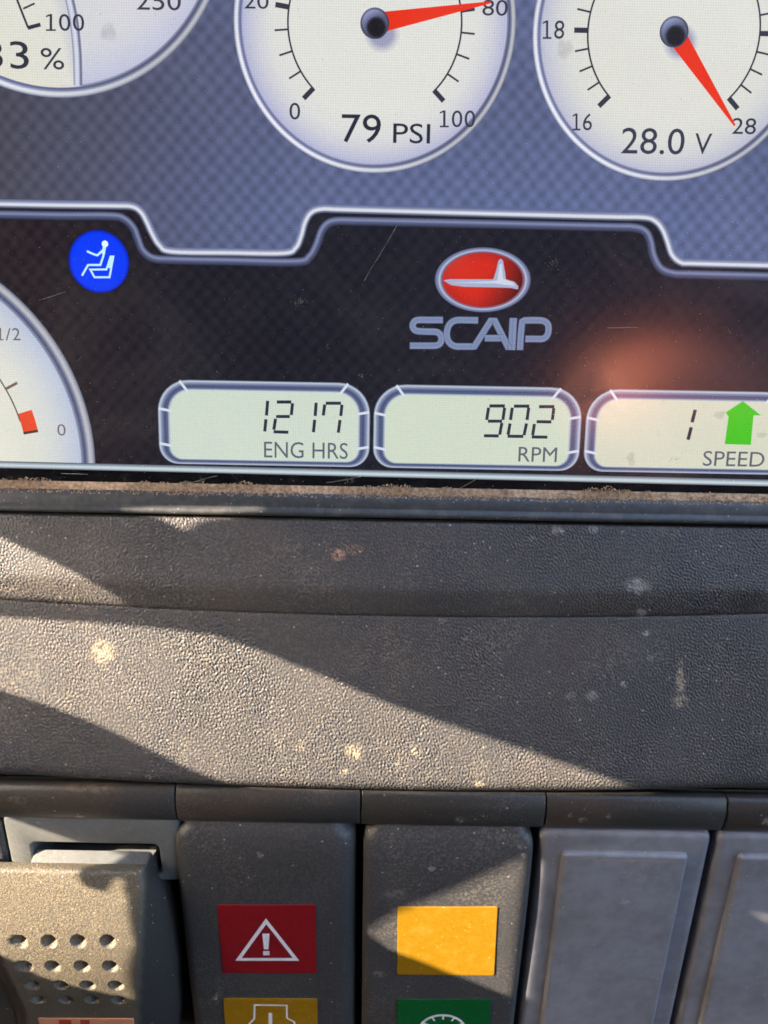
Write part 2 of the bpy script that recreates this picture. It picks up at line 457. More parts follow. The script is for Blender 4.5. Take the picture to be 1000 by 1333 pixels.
# --- dark lower panel with the stepped chrome edge
UPL = [(-330, 262), (-150, 264), (0, 266.5), (80, 268), (150, 268.8), (172, 270), (183, 277), (190, 289), (197, 304), (207, 320), (224, 328.5), (300, 330), (370, 330.5), (386, 323), (393, 308), (398, 290), (406, 277.5), (420, 273), (450, 273.8), (600, 278),
       (790, 283), (838, 284), (853, 289), (862, 300), (868, 315), (874, 332), (886, 342.5), (905, 344), (1000, 346.5), (1150, 350), (1320, 354)]
LOL = [(-330, 273), (-150, 275), (0, 277.5), (80, 279), (145, 279.5), (163, 284), (175, 296), (181, 311), (187, 325), (200, 334.5), (225, 336.5), (300, 338), (385, 339.5), (402, 333), (411, 318), (417, 301), (425, 290.5), (438, 286), (470, 286.2), (600, 289),
       (790, 293.5), (825, 294.5), (841, 300), (848, 313), (852, 332), (861, 348), (877, 354.5), (900, 355.5), (1000, 358), (1150, 362), (1320, 366)]
top = catmull([S(u, v) for u, v in UPL], 5)
rows, cols_ = [], []
for j in range(7):
    f = j/6
    rows.append([(p.x, p.y+(YB-p.y)*f) for p in top])
    cols_.append([(27+14*math.exp(-((p.x+50)/22)**2), 26+6*math.exp(-((p.x+50)/22)**2), 36) for p in top])  # brownish reflection haze at the left is painted into the colour
strip('dark_panel', rows, cols_, 1, disp, M_DARKW)
band('chrome_edge', UPL, [(-6.5, (92, 101, 142)), (-3.6, (140, 148, 180)), (-1.4, (222, 224, 232)), (0.4, (212, 216, 226)), (2.0, (112, 118, 148)), (4.2, (26, 25, 36))], 2, disp)
band('chrome_edge', LOL, [(-4, (24, 23, 34)), (-1.6, (98, 106, 142)), (0.4, (132, 140, 174)), (2.6, (86, 92, 126)), (7.5, (24, 23, 34))], 2, disp)

DARK = (52, 52, 66)
def gauge(name, uc, vc, r_px, layer, label, tint=(224, 224, 218), edge=(178, 180, 212), clip=None, left_lo=0.0):
    c = S(uc, vc)
    R = r_px/ ( (S(uc+50, vc)-S(uc-50, vc)).length and 100/(S(uc+50, vc)-S(uc-50, vc)).length )
    def cf(a, r, cc): return cc
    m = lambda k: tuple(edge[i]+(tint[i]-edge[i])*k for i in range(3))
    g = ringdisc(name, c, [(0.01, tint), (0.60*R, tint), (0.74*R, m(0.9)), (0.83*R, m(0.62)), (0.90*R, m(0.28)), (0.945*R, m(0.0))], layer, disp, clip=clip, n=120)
    tag(g, label)
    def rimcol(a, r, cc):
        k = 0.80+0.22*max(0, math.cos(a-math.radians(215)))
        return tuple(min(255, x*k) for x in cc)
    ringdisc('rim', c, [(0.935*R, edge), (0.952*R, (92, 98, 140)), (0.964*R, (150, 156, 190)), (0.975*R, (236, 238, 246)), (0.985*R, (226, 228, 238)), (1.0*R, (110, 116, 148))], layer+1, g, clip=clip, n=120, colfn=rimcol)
    return g, c, R

def pol(c, r, deg): return (c[0]+r*math.cos(math.radians(deg)), c[1]+r*math.sin(math.radians(deg)))
def scale(g, c, r, a0, a1, step, major_every, tl, layer, wid=2.2, wmaj=5.8, phase=0):
    strokes_mesh('scale_arc', [[pol(c, r, a0+(a1-a0)*i/80) for i in range(81)]], 0.22, DARK, layer, g)
    k = 0; a = a0
    n = round(abs(a1-a0)/step)
    for i in range(n+1):
        a = a0+(a1-a0)*i/n
        mj = (i+phase) % major_every == 0
        strokes_mesh('tick', [[pol(c, r-0.1, a), pol(c, r+tl, a)]], (wmaj if mj else wid)/PXMM, DARK, layer, g)
def needle(g, c, deg, r, w0, layer):
    d = Vector((math.cos(math.radians(deg)), math.sin(math.radians(deg)))); n_ = Vector((-d.y, d.x))
    b0 = Vector((c[0], c[1]))+d*1.2; tip = Vector((c[0], c[1]))+d*r
    polys('needle', [[(b0+n_*w0/2), (tip+n_*0.12), (tip-n_*0.12), (b0-n_*w0/2)]], (232, 48, 8), layer, g)
def hub(g, c, r, layer):
    s = (c[0]+0.9, c[1]-1.15)
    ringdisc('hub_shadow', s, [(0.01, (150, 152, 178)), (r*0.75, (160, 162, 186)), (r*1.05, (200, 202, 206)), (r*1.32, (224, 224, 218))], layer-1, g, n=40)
    def hc(a, rr, cc):
        k = 0.75+0.45*max(0, math.cos(a-math.radians(120)))
        return tuple(min(255, x*k) for x in cc)
    h = ringdisc('hub', c, [(0.01, (84, 88, 116)), (r*0.5, (92, 96, 126)), (r*0.8, (122, 128, 160)), (r, (58, 60, 84))], layer+1, g, n=40, colfn=hc)
    ringdisc('hub_bore', (c[0]+0.22, c[1]-0.5), [(0.01, (26, 20, 22)), (r*0.55, (30, 24, 28)), (r*0.72, (70, 72, 98))], layer+2, g, n=32)

# pressure gauge
g, c, R = gauge('gauge', 488, 31, 184, 3, 'round pressure gauge with red needle reading 79 PSI')
scale(g, c, 113/184*R, 225, -45, 13.5, 4, 16/9.5, 5)
for s_, bx in (('0', (377, 134, 391, 156)), ('20', (318, -8, 350, 12)), ('80', (628, 0, 661, 21)), ('100', (570, 144, 620, 166))):
    numeral(s_, bx, DARK, 5, g)
for s_, bx in (('40', (370, -108, 404, -86)), ('60', (590, -108, 624, -86))): numeral(s_, bx, DARK, 5, g)
textmesh('reading', '79', (445, 149, 496, 186), (36, 38, 56), 5, g); textmesh('unit', 'PSI', (512, 161, 560, 187), (36, 38, 56), 5, g)
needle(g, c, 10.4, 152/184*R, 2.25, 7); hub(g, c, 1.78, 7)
# voltage gauge
g, c, R = gauge('gauge', 877, 42, 184, 3, 'round voltage gauge with red needle reading 28.0 V', tint=(222, 222, 214), edge=(186, 188, 210))
scale(g, c, 112/184*R, 225, -45, 11.25, 4, 16/9.5, 5)
for s_, bx in (('18', (704, 27, 736, 51)), ('16', (743, 148, 772, 170)), ('28', (953, 154, 984, 175)), ('20', (735, -70, 767, -48)), ('22', (862, -130, 894, -108)), ('24', (985, -70, 1018, -48)), ('26', (1012, 38, 1045, 60))):
    numeral(s_, bx, DARK, 5, g)
textmesh('reading', '28.0', (809, 167, 891, 201), (52, 54, 72), 5, g); textmesh('unit', 'V', (904, 174, 926, 201), (52, 54, 72), 5, g)
needle(g, c, -51.5, 144/184*R, 2.2, 7); hub(g, c, 1.78, 7)
# large gauge cut by the corner, with its inner dial
g, c, R = gauge('gauge', 65, -124, 234, 3, 'large round gauge at upper left with a percent dial inside it', tint=(214, 214, 218), edge=(192, 194, 220))
inner = [(-170, 60), (-100, 108)]
arc = [S(u, v) for u, v in ((60, -120), (80, -60), (95, -5), (102, 30), (106, 70), (107, 112))]
arc = catmull(arc, 6)
rows = [[], [], []]; cl = [[], [], []]
for p in arc:
    dy = p.y-c[1]; xl = c[0]-math.sqrt(max(0.01, (0.945*R)**2-dy**2)) if abs(dy) < 0.945*R else c[0]
    for k, f in enumerate((0.0, 0.86, 1.0)):
        rows[k].append((xl+(p.x-xl)*f, p.y)); cl[k].append(((226, 224, 208), (222, 222, 214), (188, 192, 210))[k])
pe = arc[-1]; yb_ = c[1]-0.945*R
for k_ in range(1, 9):
    y_ = pe.y+(yb_-pe.y)*k_/8
    hw = math.sqrt(max(1e-4, (0.945*R)**2-(y_-c[1])**2)); xr_ = min(c[0]+hw, pe.x)
    for k, f in enumerate((0.0, 0.86, 1.0)):
        rows[k].append((c[0]-hw+(xr_-c[0]+hw)*f, y_)); cl[k].append(((222, 220, 206), (216, 216, 212), (190, 194, 212))[k])
strip('inner_dial', rows, cl, 5, g)
strip('inner_rim', offset_rows(arc, [-1.0/9.5, 1.0/9.5, 4/9.5, 7/9.5, 9.5/9.5]), [(150, 152, 180), (96, 98, 124), (214, 218, 234), (206, 210, 226), (112, 114, 146)], 6, g)
pl = catmull([S(u, v) for u, v in ((0, -60), (12, -30), (23, 0), (30, 18), (37.5, 37))], 5)
strokes_mesh('scale_arc', [[(p.x, p.y) for p in pl]], 0.27, DARK, 7, g)
strokes_mesh('tick', [[S(31, 12).xy, S(46, 5).xy]], 0.22, DARK, 7, g); strokes_mesh('tick', [[S(37, 37).xy, S(53.5, 32.5).xy]], 0.45, DARK, 7, g)
numeral('100', (58, 19, 112, 41), DARK, 8, g); textmesh('numeral', '250', (178, -10, 236, 14), (66, 60, 76), 7, g)
textmesh('reading', '33', (-20, 54, 38, 90), DARK, 7, g); textmesh('unit', '%', (54, 63, 84, 91), DARK, 7, g)
# fuel gauge at lower left
YC = YB+0.02
g, c, R = gauge('gauge', -157, 595, 281, 3, 'round fuel gauge at lower left with a red block by its zero mark', tint=(226, 226, 212), edge=(184, 194, 220), clip=YC)
rr = 193/281*R
strokes_mesh('scale_arc', [[pol(c, rr, 180*i/120) for i in range(10, 121)]], 0.20, (104, 84, 84), 5, g)
for a in (28, 45, 62, 90, 118, 152): strokes_mesh('tick', [[pol(c, rr, a), pol(c, rr+1.8, a)]], 0.36, (120, 96, 92), 5, g)
a0, a1 = 10.6, 17.8
polys('red_zone', [[pol(c, rr, a0+(a1-a0)*i/6) for i in range(7)]+[pol(c, rr+2.0, a1-(a1-a0)*i/6) for i in range(7)]], (232, 76, 42), 5, g)
strokes_mesh('tick', [[pol(c, rr, 10.3), pol(c, rr+2.0, 10.3)]], 0.36, (90, 50, 46), 6, g)
textmesh('numeral', '0', (75, 552, 86, 567), (118, 112, 116), 5, g); numeral('1/2', (-5, 427, 28, 443), (112, 106, 112), 5, g, [1, .75, 1.05])

# seat warning icon
c = S(129, 340.5)
ic = ringdisc('seat_warning_icon', c, [(0.01, (8, 62, 250)), (3.45, (6, 58, 248)), (3.75, (4, 40, 214)), (3.95, (14, 26, 96))], 3, disp, n=64)
tag(ic, 'round blue warning icon with a seated figure')
W_ = (196, 238, 252)
def P(lst): return [S(u, v).xy for u, v in lst]
ringdisc('head', S(137, 317.5), [(0.01, (232, 248, 255)), (0.42, (222, 246, 255))], 4, ic, n=20)
strokes_mesh('figure', [P([(113.5, 327), (121, 330.5), (127, 332.5), (134, 326)]), P([(135.5, 321), (135, 333), (131, 345), (115, 345), (107, 359)])], 0.26, W_, 4, ic)
strokes_mesh('figure', [P([(136.5, 320), (134.8, 331)])], 0.42, W_, 4, ic)
strokes_mesh('seat', [P([(118, 351), (139, 350.8), (144.5, 334), (148, 334), (143, 361), (123.5, 361)])], 0.24, W_, 5, ic, closed=True)
strokes_mesh('seat', [P([(146, 335), (142.5, 349)])], 0.40, W_, 4, ic)

# maker's emblem and lettering
c = S(628.5, 364.5); rx = 59.0/9.6
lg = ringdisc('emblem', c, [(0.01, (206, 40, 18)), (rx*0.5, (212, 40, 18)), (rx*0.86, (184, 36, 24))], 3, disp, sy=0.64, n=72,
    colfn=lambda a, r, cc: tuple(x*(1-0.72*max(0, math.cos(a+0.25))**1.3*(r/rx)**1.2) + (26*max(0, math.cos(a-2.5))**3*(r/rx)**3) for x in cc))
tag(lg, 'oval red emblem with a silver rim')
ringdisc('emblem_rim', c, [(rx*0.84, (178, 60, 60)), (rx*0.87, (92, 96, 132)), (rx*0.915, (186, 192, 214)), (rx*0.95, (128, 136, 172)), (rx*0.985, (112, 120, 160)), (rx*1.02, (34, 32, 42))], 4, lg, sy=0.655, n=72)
Z = lambda x, y: S(520+x*0.22, 310+y*0.22).xy
polys('emblem_mark', [[Z(*p) for p in ((260, 250), (300, 243), (555, 244), (570, 200), (586, 132), (598, 122), (612, 132), (624, 200), (630, 244), (680, 258), (704, 285), (700, 304), (660, 295), (560, 292), (380, 288), (305, 278))]], (168, 176, 204), 5, lg)
polys('emblem_mark', [[Z(*p) for p in ((590, 160), (606, 150), (612, 240), (672, 264), (684, 284), (560, 268), (300, 264), (540, 256), (580, 250))]], (206, 212, 230), 6, lg)
letters = {
 's_letter': catmull([Vector((x, y, 0)) for x, y in ((258, 484), (180, 484), (105, 485), (82, 503), (80, 528), (100, 548), (160, 553), (222, 556), (246, 580), (246, 612), (222, 634), (140, 636), (62, 636))], 4),
 'c_letter': catmull([Vector((x, y, 0)) for x, y in ((466, 486), (400, 485), (335, 486), (297, 510), (280, 560), (290, 610), (325, 638), (385, 641), (446, 641))], 4),
 'a_letter': [Vector((x, y, 0)) for x, y in ((438, 650), (545, 482), (560, 482), (648, 655))],
 'a_bar': [Vector((x, y, 0)) for x, y in ((505, 592), (615, 592))],
 'i_letter': [Vector((x, y, 0)) for x, y in ((674, 472), (664, 662))],
 'p_letter': catmull([Vector((x, y, 0)) for x, y in ((713, 662), (718, 580), (726, 492))], 3) + catmull([Vector((x, y, 0)) for x, y in ((740, 487), (800, 486), (852, 490), (880, 514), (878, 566), (852, 594), (800, 596), (745, 596))], 4),
}
for nm, pts in letters.items():
    pp = [Z(p[0], p[1]) for p in pts]
    wd = 1.1 if nm in ('i_letter',) else 0.94
    lo = strip(nm, offset_rows(pp, [-wd/2, -wd*0.34, 0, wd*0.34, wd/2]), [(52, 58, 82), (134, 147, 180), (116, 130, 168), (130, 143, 178), (46, 52, 76)], 3, disp)

# readouts along the bottom
def rounded(x0, x1, y0, y1, rt, rb, n=8):
    pts = []
    for cx, cy, r, a0 in ((x1-rt, y1-rt, rt, 90), (x1-rb, y0+rb, rb, 0), (x0+rb, y0+rb, rb, -90), (x0+rt, y1-rt, rt, -180)):
        for i in range(n+1):
            a = math.radians(a0-90*i/n)
            pts.append(Vector((cx+r*math.cos(a), cy+r*math.sin(a), 0)))
    return pts
def readout(u0, u1, vtop, face, label, caption, cbox, warm=0):
    x0 = S(u0, 550).x; x1 = S(u1, 550).x; y1 = S((u0+u1)/2, vtop).y; y0 = YB+0.55
    lv = [0.0, 0.22, 0.5, 0.9, 1.3, 1.48, 1.65]
    cs = [(60, 64, 86), (192, 203, 220), (128, 140, 172), (70, 79, 114), (88, 99, 136), (166, 178, 200), face]
    rows = []
    for d in lv:
        rows.append([p.xy for p in rounded(x0+d, x1-d, y0+d*0.45, y1-d*0.85, 4.2-d*0.8, 2.6-d*0.6)])
    rows = [r+[r[0]] for r in rows]
    inner = rows[-1][:-1]
    f = polys('readout', [[(p[0], p[1]) for p in inner]], face, 3, disp); tag(f, label)
    strip('readout_frame', rows, cs, 4, f)
    # bright seams across the frame
    def seam(a, b): strokes_mesh('frame_seam', [[a, b]], 0.34, (214, 222, 236), 5, f)
    seam((x0+3.0, y1-0.15), (x0+4.1, y1-1.6)); seam((x1-3.0, y1-0.15), (x1-4.1, y1-1.6))
    for yy in (y1-4.0, y0+2.6):
        seam((x0+0.15, yy+0.15), (x0+1.75, yy-0.15)); seam((x1-0.15, yy+0.15), (x1-1.75, yy-0.15))
    textmesh('caption', caption, cbox, (92, 98, 110), 5, f)
    return f
SEG = (44, 46, 64)
def segs(f, zo, zs, lst, w=4.0):
    for a, b_ in lst:
        strokes_mesh('digit_segment', [[S(zo[0]+a[0]*zs, zo[1]+a[1]*zs).xy, S(zo[0]+b_[0]*zs, zo[1]+b_[1]*zs).xy]], w/PXMM, SEG, 5, f)
f = readout(206, 482, 496, (206, 218, 204), 'pale readout showing 1217 engine hours', 'ENG HRS', (344, 575.5, 453, 596.5))
segs(f, (190, 480), .32, [((496, 130), (491, 190)), ((489, 205), (484, 255)), ((533, 135), (592, 135)), ((597, 140), (592, 188)), ((530, 194), (586, 194)), ((528, 203), (521, 248)), ((520, 256), (580, 258)),
    ((693, 138), (689, 192)), ((687, 207), (682, 258)), ((728, 145), (722, 190)), ((732, 140), (794, 140)), ((798, 146), (793, 192)), ((790, 208), (783, 260))])
f = readout(486, 757, 502, (208, 218, 200), 'pale readout showing 902 RPM', 'RPM', (675, 582, 725, 601))
segs(f, (470, 480), .32, [((522, 151), (585, 151)), ((519, 158), (511, 208)), ((584, 158), (577, 208)), ((516, 213), (574, 213)), ((573, 220), (564, 268)), ((500, 272), (560, 273)),
    ((622, 152), (684, 152)), ((615, 158), (608, 208)), ((606, 222), (598, 268)), ((596, 274), (660, 275)), ((682, 158), (675, 208)), ((673, 222), (663, 270)),
    ((724, 154), (786, 154)), ((784, 160), (778, 208)), ((714, 215), (774, 216)), ((705, 224), (698, 270)), ((694, 277), (758, 278))])
f = readout(762, 1034, 508, (214, 216, 196), 'pale readout with a green arrow showing speed 1', 'SPEED', (915, 587.5, 995, 607))
segs(f, (740, 480), .26, [((634, 205), (618, 268)), ((614, 292), (598, 355))], 4.4)
polys('green_arrow', [P([(966.7, 522), (990, 540.5), (980.5, 540.5), (977, 579), (943, 578), (948, 542), (944, 537)])], (62, 196, 22), 6, f)
band('base_line', [(-330, 597), (0, 605), (500, 617), (1000, 629), (1320, 636)], [(-5, (70, 72, 84)), (-2.4, (150, 164, 176)), (0, (206, 220, 226)), (2.2, (170, 184, 194)), (4.2, (24, 22, 26))], 6, disp)

# bezel glass round the picture and the rubber gasket below it
def rect_frame(name, x0, x1, y0, y1, X0, X1, Y0, Y1, z, mat, parent):
    vs_ = [(x0, y0, z), (x1, y0, z), (x1, y1, z), (x0, y1, z), (X0, Y0, z), (X1, Y0, z), (X1, Y1, z), (X0, Y1, z)]
    fs = [(4, 5, 1, 0), (5, 6, 2, 1), (6, 7, 3, 2), (7, 4, 0, 3)]
    return mesh(name, vs_, fs, mat, parent)
yb_in = YB-0.55
yg = S(500, 637).y
rect_frame('bezel', XL, XR, yb_in, YT, XL-6, XR+6, yg-1.2, YT+6, -0.02, M_GLASS, disp)
bx = mesh('back_shell', [(XL-6, yg-1.2, -0.3), (XR+6, yg-1.2, -0.3), (XR+6, YT+6, -0.3), (XL-6, YT+6, -0.3), (XL-6, yg-1.2, -12), (XR+6, yg-1.2, -12), (XR+6, YT+6, -12), (XL-6, YT+6, -12)],
          [(4, 5, 1, 0), (5, 6, 2, 1), (6, 7, 3, 2), (7, 4, 0, 3), (7, 6, 5, 4), (0, 1, 2, 3)], M_GAPBLACK, disp)

def extrude_profile(name, prof, x0, x1, mat, parent, nx=2, bulge=None, matrix=None):
    """prof: (y, z) list; bulge(k, x) -> (dy, dz) added for profile point k"""
    vs_, fs = [], []; n = len(prof)
    for i in range(nx):
        x = x0+(x1-x0)*i/(nx-1)
        for k, (y, z) in enumerate(prof):
            d = bulge(k, x) if bulge else (0, 0)
            vs_.append((x, y+d[0], z+d[1]))
    for i in range(nx-1):
        for k in range(n-1):
            fs.append((i*n+k, i*n+k+1, (i+1)*n+k+1, (i+1)*n+k))
    return mesh(name, vs_, fs, mat, parent, matrix, smooth=True)

y_a, y_b = S(500, 645, 0.9).y, S(500, 675.5, 1.1).y
gp = [(y_a+0.25, -1.0), (y_a+0.12, 0.2), (y_a-0.05, 0.62), (y_a-0.35, 0.9), (y_a-0.9, 1.08), (y_a-1.5, 1.15), (y_b+1.35, 1.16), (y_b+1.05, 1.34), (y_b+0.7, 1.5), (y_b+0.35, 1.42), (y_b+0.1, 1.0), (y_b, -0.4), (y_b+0.1, -2.0)]
gp = [(p.x, p.y) for p in catmull([Vector((a, b_, 0)) for a, b_ in gp], 4)]
extrude_profile('gasket', gp, XL-6, XR+6, M_RUBBER, disp)

# ------------------------------------------------------------------ dust packed in the groove under the glass
def grains(name, pts, mat, matrix, sizes):
    bm = bmesh.new(); bmesh.ops.create_icosphere(bm, subdivisions=1, radius=1.0)
    bv = [v.co.copy() for v in bm.verts]; bf = [tuple(v.index for v in f.verts) for f in bm.faces]; bm.free()
    vs_, fs = [], []
    for p, s in zip(pts, sizes):
        b0 = len(vs_)
        q = Matrix.Rotation(random.random()*6.28, 3, Vector((random.uniform(-1, 1), random.uniform(-1, 1), random.uniform(-1, 1))))
        sc_ = Vector((s*random.uniform(.7, 1.35), s*random.uniform(.7, 1.2), s*random.uniform(.6, 1.0)))
        for v in bv:
            w_ = q @ Vector((v.x*sc_.x, v.y*sc_.y, v.z*sc_.z))*random.uniform(0.85, 1.1)
            vs_.append((p[0]+w_.x, p[1]+w_.y, p[2]+w_.z))
        fs += [tuple(b0+i for i in f) for f in bf]
    return mesh(name, vs_, fs, mat, None, matrix)
pts, sizes = [], []
ya, yc = S(500, 634.5).y, S(500, 648).y
for i in range(9500):
    x = random.uniform(-75, 75)
    hump = 0.10*math.sin(x*0.9)+0.10*math.sin(x*2.3+1)+0.22*math.sin(x*0.23+0.7)+0.15*math.sin(x*0.41+2)
    f = random.random()
    y = yc+(ya-yc)*f*(1+hump)
    z = 0.05+0.85*(1-f)**1.1+random.uniform(-0.12, 0.10)
    pts.append((x, y, z)); sizes.append(random.uniform(0.05, 0.13))
for u, v in ((262, 633), (178, 634), (31, 627)):
    p = S(u, v)
    for k in range(22): pts.append((p.x+random.gauss(0, .28), p.y+random.gauss(0, .22), abs(random.gauss(.12, .1)))); sizes.append(random.uniform(.06, .13))
tag(grains('groove_dust', pts, M_DUST, SCR.m, sizes), 'line of tan dust packed in the groove under the screen glass', 'dust', kind='stuff')
# filler so the groove is closed behind the grains
mesh('groove_bed', [(-90, yc, -0.2), (90, yc, -0.2), (90, ya+0.05, 0.02), (-90, ya+0.05, 0.02), (-90, yc, 0.75), (90, yc, 0.75)], [(3, 4, 5, 2)], M_DUST, disp)

# specks and scratches of dust on the screen glass
pts, sizes = [], []
for i in range(4200):
    u, v = random.uniform(-40, 1040), random.uniform(-20, 632)
    if v < 300 and random.random() < 0.55: continue
    p = S(u, v); pts.append((p.x, p.y, 0.24)); sizes.append(random.choice((.018, .02, .022, .025, .03, .035, .05)))
for (u, v, ru, rv, n) in ((720, 345, 10, 12, 40), (393, 392, 12, 5, 50), (427, 450, 5, 4, 14), (470, 487, 4, 6, 20), (950, 432, 5, 5, 18), (880, 598, 8, 5, 30), (262, 627, 5, 8, 30), (455, 625, 12, 5, 30)):
    for k in range(n):
        p = S(random.gauss(u, ru*.5), random.gauss(v, rv*.5)); pts.append((p.x, p.y, 0.24)); sizes.append(random.uniform(.02, .06))
tag(grains('screen_dust', pts, M_SPECK, SCR.m, sizes), 'fine pale dust specks scattered over the screen glass', 'dust', kind='stuff')
def scratch(pl_, w_):
    pp = catmull([S(u, v) for u, v in pl_], 5)
    return [(p.x+random.uniform(-.02, .02), p.y+random.uniform(-.02, .02)) for p in pp]
sl_ = [scratch(q, .05) for q in (((517, 293), (503, 318), (487, 344), (474, 366)), ((52, 391), (68, 386), (86, 380)), ((247, 629), (270, 622), (284, 619)), ((425, 628), (450, 624), (470, 620)), ((590, 640), (612, 628), (622, 622)), ((790, 427), (830, 426)), ((80, 616), (115, 617)))]
tag(strokes_mesh('dust_scratches', sl_, 0.055, None, None, None, M_SPECK, z=0.235), 'thin pale scratches in the dust on the screen glass', 'scratches', kind='stuff').matrix_world = SCR.m
def blob(fr, u, v, ru, rv, z, seed):
    rnd = random.Random(seed); c0 = fr.px(u, v)
    ph = [rnd.uniform(0, 6.28) for _ in range(4)]
    return [(c0.x+ru/9.5*math.cos(a)*k, c0.y+rv/9.5*math.sin(a)*k) for a, k in ((2*math.pi*i/28, 1+0.16*math.sin(2*2*math.pi*i/28+ph[0])+0.10*math.sin(3*2*math.pi*i/28+ph[1])+0.06*math.sin(5*2*math.pi*i/28+ph[2])) for i in range(28))]
mt, t_ = newmat('thin_splash'); b_ = NB(t_)
d_ = b_.n('ShaderNodeBsdfDiffuse'); d_.inputs[0].default_value = (0.20, 0.18, 0.12, 1)
tr_ = b_.n('ShaderNodeBsdfTransparent')
at_ = b_.n('ShaderNodeAttribute', attribute_name='Col'); sp2 = b_.n('ShaderNodeSeparateColor'); b_.l(at_.outputs['Color'], sp2.inputs[0])
tcs = b_.n('ShaderNodeTexCoord'); brk_ = b_.ramp(b_.noise(tcs.outputs['Object'], 1300, 3), 0.25, 0.65)
fac_ = b_.math('MULTIPLY', b_.math('MULTIPLY', sp2.outputs[0], b_.math('ADD', b_.math('MULTIPLY', brk_, 0.5), 0.5)), 0.24)
mx_ = b_.n('ShaderNodeMixShader'); b_.l(fac_, mx_.inputs[0])
b_.l(tr_.outputs[0], mx_.inputs[1]); b_.l(d_.outputs[0], mx_.inputs[2])
o_ = b_.n('ShaderNodeOutputMaterial'); b_.l(mx_.outputs[0], o_.inputs[0])
def splash(label, u, v, ru, rv, sd):
    c0 = S(u, v); ol = blob(SCR, u, v, ru, rv, 0, sd); n = len(ol)
    rows_ = [[(c0.x+(p[0]-c0.x)*k, c0.y+(p[1]-c0.y)*k) for p in ol+ol[:1]] for k in (0.02, 0.55, 0.85, 1.15)]
    o = strip('dried_splash', rows_, [(255, 255, 255), (255, 255, 255), (225, 225, 225), (0, 0, 0)], 9.4, None, mt)
    o.matrix_world = SCR.m
    tag(o, label, 'splash', 'dried splashes on the screen glass')
splash('dried splash on the large gauge at upper left', 142, 43, 8, 11, 3)
splash('dried splash beside the 18 mark of the voltage gauge', 735, 65, 8, 12, 4)
splash('dried drop at the lower left of the speed readout', 821, 597, 5.5, 8, 5)
splash('dried smear left of the green arrow', 936, 540, 8, 4.5, 6)
splash('small dried smear near the right edge of the speed readout', 991, 566, 6, 4, 8)

# ------------------------------------------------------------------ grained plastic ledge below the display
brow = empty('dashboard_ledge', BRW.m)
tag(brow, 'dark grained plastic ledge between the screen and the switches, striped with sunlight', 'dashboard')
def grain_field(nr, nc, step, seed):
    """band-limited random relief, wavelengths about 0.4 to 0.9 mm"""
    rg = np.random.default_rng(seed)
    f = np.fft.rfft2(rg.standard_normal((nr, nc)))
    ky = np.fft.fftfreq(nr, step)[:, None]; kx = np.fft.rfftfreq(nc, step)[None, :]
    k = np.hypot(ky*1.25+kx*0.25, kx*0.95)
    f *= np.exp(-((k-2.25)/0.95)**2) + 0.3*np.exp(-((k-4.0)/0.8)**2)
    h = np.fft.irfft2(f, s=(nr, nc)); h /= h.std()
    f2 = np.fft.rfft2(rg.standard_normal((nr, nc)))*np.exp(-(k/0.09)**2)      # rubbed and deeper stretches
    w_ = np.fft.irfft2(f2, s=(nr, nc)); w_ /= w_.std()
    return np.tanh(h*0.9+0.25)*np.clip(0.9+0.22*w_, 0.45, 1.3)
def brow_part(name, defs, x0=-88, x1=88, seed=1, amp=0.078, step=0.10):
    """defs: (photo row at the middle, z out, sideways sag in mm at x = 50)"""
    pts = [(BRW.px(500, v, z).y, z, sg) for v, z, sg in defs]
    pr = np.array([tuple(p) for p in catmull([Vector(p) for p in pts], 8)])
    d = np.r_[0, np.cumsum(np.hypot(np.diff(pr[:, 0]), np.diff(pr[:, 1])))]
    L = np.linspace(0, d[-1], int(d[-1]/step)+1)
    P_ = np.stack([np.interp(L, d, pr[:, k]) for k in range(3)], 1)
    xa = np.r_[np.arange(x0, -64, 0.23), np.arange(-64, 64, step), np.arange(64, x1, 0.23)]
    nr, nc = len(L), len(xa)
    ty, tz = np.gradient(P_[:, 0]), np.gradient(P_[:, 1]); ln = np.hypot(ty, tz)+1e-9
    ny, nz = tz/ln, -ty/ln                                   # outward normal (profile runs downwards)
    h = grain_field(nr, nc, step, seed)*amp
    q = (xa/50)**2
    Y = P_[:, 0:1]+P_[:, 2:3]*q[None, :]+ny[:, None]*h
    Zz = P_[:, 1:2]-0.15*q[None, :]+nz[:, None]*h
    X = np.broadcast_to(xa[None, :], (nr, nc))
    co = np.stack([X, Y, Zz], 2).reshape(-1, 3)*MM
    a = (np.arange(nr-1)[:, None]*nc+np.arange(nc-1)[None, :]).reshape(-1)
    quads = np.stack([a, a+nc, a+nc+1, a+1], 1).astype(np.int32)
    me = bpy.data.meshes.new(name)
    me.vertices.add(len(co)); me.vertices.foreach_set('co', co.astype(np.float32).reshape(-1))
    me.loops.add(quads.size); me.loops.foreach_set('vertex_index', quads.reshape(-1))
    me.polygons.add(len(quads)); me.polygons.foreach_set('loop_start', np.arange(0, quads.size, 4, dtype=np.int32))
    me.polygons.foreach_set('use_smooth', np.ones(len(quads), dtype=bool))
    me.update(calc_edges=True)
    return link(name, me, M_BROW, brow)
brow_part('upper_face', [(676, -3.0, 0), (677, -0.6, 0), (679, 0.35, 0), (683, 0.62, 0), (700, 0.8, .1), (730, 1.05, .4), (758, 1.3, .8), (768, 1.32, 1.0), (776, 1.15, 1.05), (786, 0.8, 1.1), (795, 0.42, 1.15), (800, 0.1, 1.15), (803, -0.6, 1.15), (804, -1.4, 1.15)])
